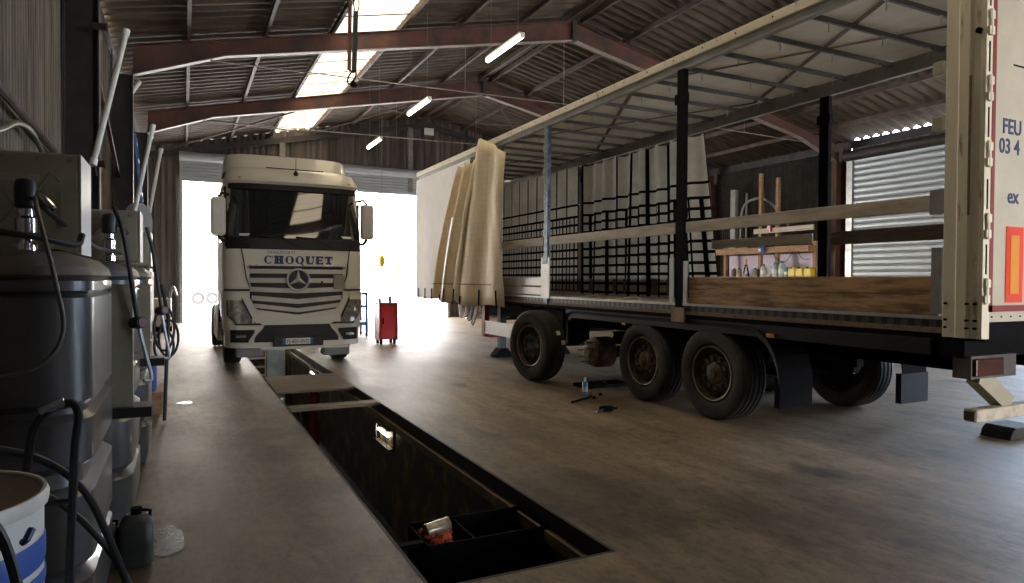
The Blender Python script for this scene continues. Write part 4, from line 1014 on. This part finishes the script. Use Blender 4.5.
# outside: tractor tyre pair, hedge, kerb
for k,(x,l) in enumerate(((.76,'left'),(1.56,'right'))):
    t = thing('outdoor_wheel','large wheel, the '+l+' one of the pair far outside the left part of the doorway','wheel',(x,45,0),'wheels outside the far doorway')
    MB().lathe([(.20,-.12),(.33,-.15),(.39,-.1),(.39,.1),(.33,.15),(.20,.12)],(x,45,.40),(0,1,0),28).build('tyre','rubber',t,smooth=True)
    MB().lathe([(0,-.02),(.18,-.05),(.21,-.12),(.21,.12),(.18,.05),(0,.02)],(x,45,.40),(0,1,0),24).build('rim','grey',t,smooth=True)
struct(MB().box(-30,60,55,55.3,0,.18).build('trim_10','tarmac'))
for k,(x,y,r,l) in enumerate(((12,62,3.2,'left of the two pale trees outside the doorway'),(19.5,66,4.0,'right of the two pale trees outside the doorway'))):
    t = thing('tree','leafy tree, the '+l,'tree',(x,y,0),'trees outside the doorway')
    MB().tube([(x,y,0),(x+.1,y,2.0),(x,y,3.2)],.2,8,rs=[.25,.18,.12]).build('trunk','wood2',t,smooth=True)
    b = MB()
    for q in range(260):
        d=Vector((random.gauss(0,1),random.gauss(0,1),random.gauss(0,1))).normalized()*r*.55*random.random()**.4; c=Vector((x,y,3.6+r*.25))+d; s=.35
        n1=Vector((random.gauss(0,1),random.gauss(0,1),random.gauss(0,1))).normalized(); n2=n1.orthogonal().normalized()
        b.add([c+n1*s,c+n2*s,c-n1*s,c-n2*s],[(0,1,2,3)])
    b.build('foliage','leaf',t)

# ================================================================== RIGHT BACK SHELVES
sx=19.15
t = thing('storage_rack','tall timber storage rack with shelves along the right wall behind the trailer','rack',(sx,17.9,0))
for (y,zt) in ((18.14,6.1),(17.36,5.35),(15.75,3.0),(19.9,3.2)): MB().box(sx-.06,sx+.06,y-.06,y+.06,0,min(zt,5.6)).build('upright','shelfwood',t)
MB().box(18.75,19.6,15.7,20.2,1.74,1.80).build('shelf','lath',t); MB().box(18.75,19.6,15.7,20.2,2.64,2.86).build('shelf','shelfwood',t)
MB().box(18.85,18.9,15.6,18.2,3.36,3.54).build('guard_board','lath',t)
MB().box(19.62,19.66,15.7,20.2,1.82,2.62).build('back_panel','lilac',t)
def canister(y,label,m='yellow',h=.33,w=.30):
    t=thing('canister',label,'canister',(19.0,y,1.80),'containers on the rack shelf')
    MB().box(-.11,.11,-w/2,w/2,0,h*.85).build('canister_body',m,t,world=False,bevel=.03)
    MB().cyl((0,w*.28,h*.83),(0,w*.28,h),.028,10).build('cap','chassis',t,world=False)
    MB().tube([(0,-w*.35,h*.84),(0,-w*.33,h*.96),(0,w*.05,h*.96),(0,w*.08,h*.84)],.014,6).build('handle',m,t,world=False)
canister(15.86,'yellow canister nearest the dark post, rightmost on the shelf')
canister(16.20,'middle yellow canister of the three on the shelf')
canister(16.52,'leftmost yellow canister, beside the teal bottle')
def bottle(y,label,m,r=.08,h=.36):
    t=thing('jug',label,'jug',(19.0,y,1.80),'containers on the rack shelf')
    MB().lathe([(0,0),(r,0),(r*1.03,h*.05),(r,h*.65),(r*.8,h*.78),(r*.4,h*.86)],(0,0,0),(0,0,1),18).build('jug_body',m,t,smooth=True,world=False)
    MB().lathe([(r*.4,h*.86),(r*.45,h*.87),(r*.45,h*.98),(0,h)],(0,0,0),(0,0,1),12).build('cap','teal',t,world=False)
    MB().lathe([(r*1.04,h*.2),(r*1.05,h*.2),(r*1.05,h*.5),(r*1.04,h*.5)],(0,0,0),(0,0,1),18).build('jug_label','whitepl',t,world=False)
bottle(16.80,'teal bottle directly left of the yellow canisters','teal',.09,.33); bottle(17.02,'tall pale blue jug, second left of the yellow canisters','ice',.11,.56); bottle(17.32,'pale blue jug with a white label, third left of the yellow canisters','ice',.11,.52)
bottle(17.85,'small clear jug beside the coiled hose on the shelf','ice',.11,.46)
ring=[(19.0,17.62+.15*math.cos(a),2.0+.17*math.sin(a)) for a in lin(0,2*PI,20)]
tag(MB().tube(ring,.035,8).build('coiled_hose','tube',smooth=True),'pale coiled hose standing on the shelf between the jugs','hose')
t=thing('drill_press_head','grey hand tool with an orange handle on the left of the rack shelf','tool',(19.0,18.7,1.8))
MB().tube([(0,-.15,0),(0,0,.55),(0,.15,0)],.03,8).build('tool_legs','chassis',t,world=False); MB().cyl((0,0,.45),(0,0,.66),.04,10).build('handle','orange',t,world=False); MB().box(-.08,.08,-.10,.10,0,.12).build('tool_base','grey',t,world=False)
for k,(y,l,m) in enumerate(((18.25,'grey tin left of the clear jug','grey'),(19.05,'small pale tin between the orange-handled tool and olive tin','lath'),(19.3,'olive tin near the left end of the shelf','greyhose'))):
    t=thing('tin',l,'tin',(19.0,y,1.80),'containers on the rack shelf')
    MB().lathe([(0,0),(.10,0),(.10,.26),(.105,.27),(.10,.28),(0,.275)],(0,0,0),(0,0,1),18).build('tin_body',m,t,smooth=True,world=False); MB().cyl((0,0,.27),(0,0,.32),.04,10).build('lid','chassis',t,world=False)
tag(MB().box(18.9,19.3,18.55,19.0,2.87,3.08).build('carton','shelfwood',bevel=.01),'brown carton on top of the upper rack shelf','box','cartons on the upper shelf')
tag(MB().box(18.9,19.3,19.15,19.55,2.87,3.06).build('carton','lath',bevel=.01),'pale carton left of the brown one on the upper rack shelf','box','cartons on the upper shelf')
t=thing('blue_bag','blue bag with a white patch hanging on the edge of upper rack shelf','bag',(18.7,17.65,2.68)); MB().lathe([(0,0),(.10,.02),(.12,.15),(.09,.28),(.03,.33),(0,.33)],(18.68,17.65,2.66),(0,0,1),14).build('bag_body','blue',t,smooth=True); MB().box(18.55,18.57,17.58,17.68,2.70,2.80).build('patch','whitepl',t)
tag(MB().tube(curve([(18.72,17.2,2.66),(18.7,16.9,2.35),(18.72,16.6,2.33),(18.72,16.3,2.66)]),.012,6).build('hanging_cable','hose'),'thin dark cable looped below the upper rack shelf','cable')
tag(MB().tube(curve([(18.72,16.1,2.66),(18.7,15.9,2.40),(18.72,15.6,2.38)]),.012,6).build('hanging_cable','hose'),'thin dark cable drooping at the right end of the upper rack shelf','cable')
t=thing('machine_hood','grey tubular machine frame standing in the dark behind the rack','machine',(19.4,18.6,0))
MB().tube(curve([(19.4,19.4,2.9),(19.4,19.3,4.4),(19.4,18.6,4.75),(19.4,17.9,4.5),(19.4,17.1,3.6)]),.05,8).build('bent_tube','grey',t,smooth=True)
MB().box(19.3,19.5,19.6,19.85,2.88,5.2).build('spring_column','grey',t); MB().tube([(19.4,19.1,2.9),(19.4,19.1,5.0)],.04,8).build('strut','grey',t)
tag(MB().box(18.78,18.84,17.36,17.5,3.40,3.62).build('red_tag','red'),'small red tag hung on the pale rack board','tag')

# ================================================================== LEFT SIDE: OIL TANKS
def rrect(x0,x1,y0,y1,r,z,ins=0,n=6):
    x0+=ins;x1-=ins;y0+=ins;y1-=ins; pts=[]
    for (cx,cy,a0) in ((x1-r,y1-r,0),(x0+r,y1-r,PI/2),(x0+r,y0+r,PI),(x1-r,y0+r,3*PI/2)):
        for i in range(n+1): a=a0+PI/2*i/n; pts.append((cx+r*math.cos(a),cy+r*math.sin(a),z))
    return pts
def tank(y0,y1,label,x1=-.35,pump=True):
    x0=-.88 if y0 < 4 else -1.18; t=thing('oil_tank',label,'oil tank',((x0+x1)/2,(y0+y1)/2,0),'grey plastic oil tanks along the left wall')
    prof=[(0,.05),(.02,.02),(.10,.0),(.34,.0),(.38,.035),(.42,.0),(.70,.0),(.74,.04),(.80,.045),(.84,.0),(1.02,.0),(1.045,.03),(1.07,.03),(1.10,0),(1.53,0),(1.545,.02),(1.56,.0),(1.60,.0),(1.61,.02),(1.625,.0),(1.66,.01),(1.70,.05),(1.725,.12),(1.735,.22)]
    rows=[rrect(x0,x1,y0,y1,.20,z,i_*.999 if i_<.2 else .199) for z,i_ in prof]
    b=MB(); b.grid(rows[:-5],closed=True); b.build('tank_body','tank',t,smooth=True,sharp=30)
    b=MB(); b.grid(rows[-6:],closed=True); n=len(rows[0]); b.add(rows[-1],[tuple(range(n))]); b.build('tank_lid','tanklid',t,smooth=True,sharp=30)
    return t
t1=tank(3.20,4.36,'nearest large grey plastic oil tank against the left wall')
t2=tank(4.80,5.95,'second large grey plastic oil tank, behind the nearest one',-.30)
t3=tank(6.40,7.50,'third grey plastic oil tank along the left wall',-.28)
t4=tank(7.95,8.9,'fourth and farthest grey plastic oil tank along the left wall',-.36)
def obox(xa,xb,y,z0,z1,label):
    t=thing('pump_cabinet',label,'cabinet',((xa+xb)/2,y+.2,z0),'khaki cabinets on the oil tanks')
    MB().box(xa,xb,y,y+.36,z0,z1).build('body','box',t,bevel=.012)
    b=MB(); cxm=(xa+xb)/2; w=xb-xa; h=z1-z0
    for sx_ in (-1,1):
        pts=[(cxm+sx_*w*.05,y-.004,z0+h*.45),(cxm+sx_*w*.25,y-.004,z0+h*.80),(cxm+sx_*w*.34,y-.004,z0+h*.72)]; b.tube(pts,.006,5)
        pts=[(cxm+sx_*w*.05,y-.004,z0+h*.45),(cxm+sx_*w*.28,y-.004,z0+h*.12)]; b.tube(pts,.006,5)
    b.box(cxm+w*.30,cxm+w*.345,y-.008,y,z0+h*.25,z0+h*.62); b.box(cxm-w*.345,cxm-w*.30,y-.008,y,z0+h*.25,z0+h*.62)
    for q in (-.42,-.15,.15,.42): b.lathe([(.012,0),(.012,-.006),(0,-.008)],(cxm+w*q,y,z1-.03),(0,1,0),8)
    b.build('pressed_ribs',mat('rib_khaki',(.24,.22,.16),.5),t)
    MB().box(cxm-w*.20,cxm+w*.16,y-.006,y,z0+h*.70,z0+h*.78).build('name_strip','lath',t)
    MB().box(xb,xb+.008,y+.0,y+.36,z0,z1).build('side_edge','boxedge',t)
    return t
obox(-.87,-.43,3.62,1.72,2.175,'large khaki metal cabinet on top of the nearest oil tank')
obox(-.88,-.265,4.98,1.72,2.05,'smaller khaki metal cabinet on top of the second oil tank')
obox(-.80,-.27,6.7,1.72,2.02,'khaki metal cabinet on top of the third oil tank')
def pump(x,y,z,label):
    t=thing('barrel_pump',label,'pump',(x,y,z),'pumps on the oil tanks')
    MB().lathe([(0,0),(.040,0),(.040,.03),(.026,.035),(.026,.07),(.040,.075),(.040,.13),(.030,.14),(.030,.17)],(x,y,z),(0,0,1),16).build('pump_stem','chrome',t,smooth=True)
    MB().lathe([(.030,.17),(.04,.18),(.042,.26),(.034,.29),(0,.30)],(x,y,z),(0,0,1),16).build('pump_motor','hose',t,smooth=True)
    MB().tube([(x,y,z+.26),(x+.06,y-.01,z+.22),(x+.10,y,z+.17)],.014,8).build('outlet','chrome',t,smooth=True)
pump(-.585,3.36,1.725,'black and chrome barrel pump on the nearest oil tank')
pump(-.42,4.88,1.72,'chrome barrel pump on the second oil tank')
# vertical bracket plates between the tanks and metering guns on hoses
def bracket(x0,x1,y,z0,z1,label):
    t=thing('hose_bracket',label,'bracket',((x0+x1)/2,y,z0),'khaki bracket plates between the oil tanks')
    MB().box(x0,x1,y,y+.015,z0,z1).build('plate','box',t); MB().box(x1-.012,x1,y+.015,y+.09,z0,z1).build('flange','box',t)
    MB().box(x1-.10,x1+.10,y-.05,y+.16,z0-.01,z0+.05).build('drip_tray','hose',t)
bracket(-.39,-.275,4.55,.80,1.575,'tall khaki bracket plate with drip tray between the first and second oil tanks')
bracket(-.335,-.245,6.1,.92,1.565,'tall khaki bracket plate with drip tray behind the second oil tank')
def gun(p0,p1,p2,p3,label):
    t=thing('oil_gun',label,'oil gun',p2,'oil metering guns on the brackets')
    MB().tube(curve([p0,p1,p2],6),.013,8).build('supply_hose','hose',t,smooth=True)
    x,y,z=p2; MB().lathe([(0,-.045),(.034,-.04),(.038,0),(.034,.04),(0,.045)],(x,y,z),(.6,-.8,.1),16).build('meter_body','hose',t,smooth=True); MB().lathe([(0,0),(.026,0),(.026,.006),(0,.006)],(x+.025,y-.035,z+.004),(.6,-.8,.1),16).build('display','screenpink',t)
    MB().tube(curve([p2,((x+p3[0])/2,(y+p3[1])/2,(z+p3[2])/2),p3,(p3[0]-.04,p3[1]-.03,p3[2]-.01)],6),.011,8).build('spout','galv',t,smooth=True)
gun((-.36,4.45,2.02),(-.31,4.45,1.85),(-.245,4.5,1.35),(-.175,4.5,1.02),'black oil gun with a dull red display on the nearest bracket plate')
gun((-.27,6.1,2.02),(-.22,6.1,1.80),(-.165,6.1,1.35),(-.11,6.1,.98),'black oil gun with round meter on the second bracket plate')
def hose(pts,r,label,m='hose',grp='hoses around the oil tanks'):
    return tag(MB().tube(curve(pts,8),r,8).build('hose',m,smooth=True),label,'hose',grp)
hose([(-.55,3.34,1.94),(-.49,3.05,1.84),(-.43,2.98,1.60),(-.405,2.95,1.40),(-.50,2.92,1.28),(-.75,2.9,1.25),(-1.1,2.95,1.26)],.008,'olive hose drooping in a curve across the front of the nearest tank','greyhose')
hose([(-1.1,3.3,1.76),(-.8,3.25,1.80),(-.55,3.28,1.78),(-.42,3.40,1.755),(-.40,3.46,1.80)],.014,'black hose lying along the top of the nearest tank')
hose([(-.585,3.36,1.98),(-.52,3.4,1.90),(-.45,4.0,1.80),(-.43,4.5,1.78),(-.36,4.85,1.77)],.013,'black hose running from the first pump back to the second tank')
for k,(dx,dz,l) in enumerate(((0,0,'largest loop of black hose hanging beyond the tanks'),(.03,-.12,'middle loop of black hose hanging beyond the tanks'),(-.03,-.22,'lowest loop of black hose hanging beyond the tanks'))):
    c=Vector((-.20+dx,8.4+.15*k,1.05+dz)); ring=[c+Vector((.10*math.sin(a)+.01*k,.05*math.cos(a),.24*math.cos(a)*(1-.15*k))) for a in lin(0,2*PI,22)]
    tag(MB().tube(ring,.014,8).build('hose_coil','hose',smooth=True),l,'hose','hose loops beyond the tanks')
hose([(-.22,8.3,1.55),(-.18,8.35,1.3),(-.16,8.4,1.1),(-.18,8.4,.6),(-.2,8.4,.02)],.02,'straight black hose dropping to the floor beyond the tanks')
# wall pipes at upper left
tag(MB().tube([(-1.2,5.2,3.02),(-1.2,8.8,2.9),(-1.15,9.1,2.5)],.035,8).build('wall_pipe','purlin',smooth=True),'brown pipe running along the left wall above the nearest tank','pipe')
tag(MB().tube(curve([(-1.2,4.6,2.8),(-1.18,5.6,2.62),(-1.16,6.4,2.82),(-1.18,7.2,2.85),(-1.1,7.6,2.5)]),.022,8).build('wall_cable','greyhose',smooth=True),'wavy grey cable hanging on the left wall below the brown pipe','cable')
# unlit white tubes
def utube(a,b_,label,r=.027):
    t=thing('white_tube',label,'tube',b_,'long white tubes hanging at the left wall')
    a,b_=Vector(a),Vector(b_); d=(b_-a).normalized()
    MB().cyl(a,b_,r,12).build('tube_body','tube',t,smooth=True); MB().cyl(a-d*.05,a+d*.02,r*1.25,12).build('end_cap','whitepl',t,smooth=True); MB().cyl(b_-d*.02,b_+d*.05,r*1.25,12).build('end_cap','whitepl',t,smooth=True)
    MB().tube([b_,(b_.x+.02,b_.y,b_.z-.14)],.01,6).build('cable','hose',t)
utube((-.53,7.9,4.10),(-.77,7.5,2.73),'nearest and longest white tube leaning at the left wall')
utube((-.37,10.0,3.58),(-.58,9.7,2.35),'middle white tube leaning at the left wall beside the blue ladder')
utube((-.32,11.6,3.55),(-.50,11.3,2.35),'farthest and shortest white tube leaning at the left wall')
# blue ladder
t=thing('blue_ladder','blue ladder standing on top of the grey cabinet at the left wall','ladder',(-.47,11.0,1.75))
ba,bb=Vector((-.47,11.0,1.76)),Vector((-.63,11.15,3.68))
for off in (-.16,.16):
    MB().beam(ba+Vector((0,off,0)),bb+Vector((0,off,0)),.03,.03,up=(0,1,0)).build('stile',mat('ladder_blue',(.08,.16,.42),.45),t)
for k in range(8):
    p=ba.lerp(bb,.06+k*.125); MB().beam(p+Vector((0,-.16,0)),p+Vector((0,.16,0)),.03,.03).build('rung','galv',t)
# clutter beyond tanks
t=thing('hose_reel','white enclosed hose reel mounted on the left wall beyond the tanks','hose reel',(-.5,10.2,2.2))
MB().lathe([(0,-.08),(.24,-.08),(.27,-.05),(.27,.05),(.24,.08),(0,.08)],(-.55,10.3,2.35),(1,-.4,0),24).build('reel_drum','grey',t,smooth=True); MB().box(-1.2,-.5,10.25,10.35,2.3,2.4).build('wall_arm','darksteel',t)
t=thing('blue_canister','blue plastic canister standing on a wooden block beyond the tanks','canister',(-.42,9.1,.2))
MB().box(-.50,-.30,9.0,9.2,.26,.62).build('canister_body','blue',t,bevel=.03); MB().cyl((-.42,9.1,.60),(-.42,9.1,.67),.03,10).build('cap','chassis',t)
t=thing('wooden_pallet','short wooden pallet on the floor at the end of the tank row','pallet',(-.45,9.3,0))
MB().box(-.80,-.22,8.95,9.75,.20,.255).build('deck','shelfwood',t)
for y in (9.0,9.36,9.70): MB().box(-.80,-.24,y-.05,y+.05,0,.20).build('bearer','shelfwood',t)
t=thing('grey_cabinet','grey steel cabinet against the left wall behind the oil tanks','cabinet',(-.8,11.0,0))
MB().box(-1.2,-.43,10.6,11.5,0,1.75).build('cabinet_body','grey',t,bevel=.01); MB().box(-.43,-.41,10.65,11.45,.08,1.7).build('door','box',t); MB().box(-.41,-.38,10.75,10.78,.8,1.0).build('handle','galv',t)
t=thing('waste_drum','dark drum with clutter standing at the left wall near the doorway','drum',(-.93,12.3,0))
MB().lathe([(0,0),(.29,0),(.29,.28),(.305,.30),(.29,.32),(.29,.58),(.305,.6),(.29,.62),(.29,.87),(.30,.89),(0,.88)],(-.93,12.3,0),(0,0,1),28).build('drum_shell','chassis',t,smooth=True); MB().cyl((-.83,12.3,.885),(-.83,12.3,.91),.04,10).build('bung','galv',t)
t=thing('air_compressor_cart','pale machine with hoses at the foot of the end wall left of the doorway','machine',(-.65,23,0))
MB().box(-1.0,-.35,22.5,23.5,.15,1.0).build('machine_body','lath',t,bevel=.04); MB().tube(curve([(-.4,22.6,1.0),(-.3,22.4,1.35),(-.2,22.3,1.1)]),.04,8).build('elbow_pipe','galv',t,smooth=True); MB().cyl((-1.02,22.7,.15),(-.33,22.7,.15),.15,14).build('wheels','chassis',t)
# small wall fittings
for (x,y,z,l) in ((-.93,9.3,2.95,'rusty valve on the nearest column above the second cabinet'),(-.9,9.3,4.55,'rusty clamp high on the nearest column')):
    t=thing('wall_valve',l,'valve',(x,y,z)); MB().cyl((x-.05,y-.1,z),(x+.09,y-.12,z),.04,10).build('valve_body','rust',t); MB().lathe([(.05,0),(.065,.008),(.05,.016),(.035,.008),(.05,0)],(x+.09,y-.12,z),(1,0,0),14).build('hand_wheel','rust',t)

# drum at lower left with hand pump, hand truck, jerrycans
t=thing('oil_drum','white drum with blue bands standing in front of the nearest tank','drum',(-.665,2.30,0))
def dp(z0,z1): return [(.30,z0),(.305,(z0+z1)/2),(.30,z1)]
MB().lathe([(0,0),(.29,0),(.30,.02),(.30,1.0)],(-.665,2.3,0),(0,0,1),36).build('drum_shell','whitepl',t,smooth=True)
MB().lathe([(.302,.80),(.304,.81),(.304,.87),(.302,.88)],(-.665,2.3,0),(0,0,1),36).build('blue_band','blue',t,smooth=True)
MB().lathe([(.302,.74),(.304,.745),(.304,.775),(.302,.78)],(-.665,2.3,0),(0,0,1),36).build('blue_band','blue',t,smooth=True)
b=MB(); b.lathe([(.298,.965),(.312,.97),(.314,.995),(.308,1.010),(.300,1.010),(.296,1.0),(0,1.0)],(-.665,2.3,0),(0,0,1),36); b.build('drum_lid','tube',t,smooth=True); MB().lathe([(0,1.002),(.294,1.002),(.294,1.006),(0,1.008)],(-.665,2.3,0),(0,0,1),36).build('greasy_lid_top','wood2',t)
MB().lathe([(0,0),(.04,0),(.04,.012),(0,.014)],(-.72,2.28,1.006),(0,0,1),14).build('bung','hose',t)
MB().tube([(-.38,2.12,.92),(-.37,2.11,.93),(-.362,2.13,.95)],.01,6).build('drum_mark','navy',t)
MB().tube(curve([(-.42,2.08,.62),(-.40,2.07,.5),(-.38,2.09,.38)]),.012,6).build('drum_mark','navy',t)
t=thing('grease_pump','black hand pump sitting on the lid of the white drum','pump',(-.78,2.3,1.0))
MB().lathe([(0,0),(.10,0),(.11,.03),(.08,.06),(.05,.08),(.045,.16),(.07,.17),(.07,.22),(0,.24)],(-.80,2.28,1.008),(0,0,1),18).build('pump_body','hose',t,smooth=True)
MB().tube([(-.80,2.28,1.2),(-.70,2.22,1.3),(-.62,2.2,1.28)],.014,8).build('pump_lever','hose',t,smooth=True)
t=thing('hand_truck','black tubular hand truck leaning between the white drum and the nearest tank','hand truck',(-.42,2.72,0))
def htp(x,z): return (x, 2.62+.10*z, z)
b=MB(); b.tube(curve([htp(-.52,.05),htp(-.50,.6),htp(-.47,1.02),htp(-.435,1.14),htp(-.36,1.18),htp(-.33,1.14),htp(-.34,1.0),htp(-.35,.6),htp(-.36,.05)],6),.014,8); b.build('frame','hose',t,smooth=True)
for z in (.25,.55,.85): MB().tube([htp(-.51,z),htp(-.355,z)],.010,6).build('cross_bar','hose',t)
MB().box(-.56,-.32,2.42,2.64,0,.02).build('toe_plate','hose',t)
for x in (-.58,-.30): MB().lathe([(0,-.02),(.10,-.02),(.12,0),(.10,.02),(0,.02)],(x,2.74,.12),(1,0,0),18).build('wheel','rubber',t,smooth=True)
MB().tube([htp(-.44,1.155),htp(-.37,1.185)],.017,8).build('hand_grip','galv',t,smooth=True)
hose([(-.75,1.75,1.22),(-.55,1.85,1.16),(-.42,2.0,1.02),(-.36,2.05,.75),(-.30,2.1,.5),(-.24,2.2,.3)],.013,'black hose sweeping down in front of the white drum','hose','black hoses at the lower left')
hose([(-.62,2.75,1.06),(-.45,2.8,.98),(-.32,2.8,.85),(-.24,2.85,.62),(-.18,2.9,.40),(-.10,2.9,.15)],.013,'upper black hose running down past the jerrycans','hose','black hoses at the lower left')
hose([(-.60,2.85,.95),(-.42,2.9,.80),(-.30,2.9,.66),(-.2,2.95,.45),(-.13,2.95,.2)],.012,'lower black hose running down past the jerrycans','hose','black hoses at the lower left')
def jerry(x,y,s,label):
    t=thing('jerrycan',label,'jerrycan',(x,y,0),'dark jerrycans by the wet patch')
    rows=[rrect(x-.10*s,x+.10*s,y-.09*s,y+.09*s,.05*s,z*s,i*s) for z,i in ((0,.012),(.02,0),(.26,0),(.30,.015),(.33,.04))]
    b=MB(); b.grid(rows,closed=True); n=len(rows[0]); b.add(rows[-1],[tuple(range(n))]); b.add(rows[0],[tuple(range(n))]); b.build('can_body',mat('dark_can',(.055,.06,.05),.4,var=.2),t,smooth=True,sharp=50)
    MB().cyl((x,y,.33*s),(x,y,.37*s),.034*s,14).build('cap','chassis',t)
    MB().tube([(x+.075*s,y,.28*s),(x+.08*s,y,.34*s),(x+.03*s,y,.35*s)],.012*s,8).build('handle','chassis',t,smooth=True)
jerry(-.245,4.30,.86,'dark grey jerrycan standing beside the wet patch on the floor')
jerry(-.40,4.33,.72,'smaller dark jerrycan behind the other, against the tanks')
def blob(cx,cy,rx,ry,seed,z=.003):
    n=36; pts=[]
    for i in range(n):
        a=2*PI*i/n; k=1+.22*mnoise.noise(Vector((math.cos(a)*1.5+seed,math.sin(a)*1.5,seed))); pts.append((cx+rx*k*math.cos(a),cy+ry*k*math.sin(a),z))
    b=MB(); b.add(pts,[tuple(range(n))]); return b
tag(blob(-.10,4.60,.10,.26,1.3).build('wet_patch','puddle'),'small shiny wet patch on the floor beside the jerrycan','puddle')
tag(blob(.0,9.6,.10,.09,4.3).build('wet_patch','puddle'),'tiny bright wet spot on the floor beside the wooden pallet','puddle')

# ================================================================== WORLD, LIGHT, CAMERA
w = bpy.data.worlds.new('World'); S.world = w; w.use_nodes = True
N = w.node_tree.nodes; L = w.node_tree.links; bg = N['Background']
tc = N.new('ShaderNodeTexCoord'); sp = N.new('ShaderNodeSeparateXYZ'); L.new(tc.outputs['Generated'], sp.inputs[0])
rp_ = N.new('ShaderNodeValToRGB'); e = rp_.color_ramp.elements; rp2 = N.new('ShaderNodeMapRange'); rp2.inputs[1].default_value = .2; rp2.inputs[2].default_value = .9; L.new(sp.outputs[0], rp2.inputs[0]); mxw = N.new('ShaderNodeMix'); mxw.data_type = 'RGBA'
e[0].position = 0; e[0].color = (1,.88,.73,1); e[1].position = .6; e[1].color = (.90,.88,.92,1)
L.new(sp.outputs[2], rp_.inputs[0]); L.new(rp_.outputs[0], mxw.inputs[6]); mxw.inputs[7].default_value = (.95,1.22,1.6,1); L.new(rp2.outputs[0], mxw.inputs[0]); L.new(mxw.outputs[2], bg.inputs['Color'])
bg.inputs['Strength'].default_value = 13.0
sun = bpy.data.lights.new('sun','SUN'); sun.energy = 16; sun.angle = math.radians(3); sun.color = (1,.93,.80)
so = bpy.data.objects.new('sun', sun); col.objects.link(so); so.rotation_euler = Vector((-.35,.25,-1)).to_track_quat('-Z','Y').to_euler()
def portal(loc, size, rot):
    l = bpy.data.lights.new('portal','AREA'); l.shape='RECTANGLE'; l.size, l.size_y = size; l.cycles.is_portal = True
    o = bpy.data.objects.new('daylight_portal', l); col.objects.link(o); o.location = loc; o.rotation_euler = rot
portal((5.05,YE+.3,2.6),(10.4,5.2),(-PI/2,0,0))
portal((10.35,YB-.3,2.6),(6.3,5.2),(PI/2,0,0))
portal((XR+.3,5.5,2.6),(5.2,7.0),(0,PI/2,0))

R_=Vector((0.89759735,-0.44077545,0.0059991)); U_=Vector((0.00210493,0.0178946,0.99983766)); F_=Vector((0.44081125,0.89743901,-0.01698995))
cam = bpy.data.cameras.new('camera'); cam.sensor_width = 36; cam.lens = 36*667.667/1024; cam.clip_end = 400; cam.clip_start = .05
co = bpy.data.objects.new('camera', cam); col.objects.link(co)
m3 = Matrix((R_, U_, -F_)).transposed(); co.matrix_world = Matrix.Translation((0,0,1.614)) @ m3.to_4x4()
S.camera = co
vs = S.view_settings; vs.view_transform = 'Standard'; vs.look = 'None'; vs.gamma = 1; vs.use_curve_mapping = False; vs.exposure = 0.52
S.cycles.max_bounces = 10; S.cycles.diffuse_bounces = 6
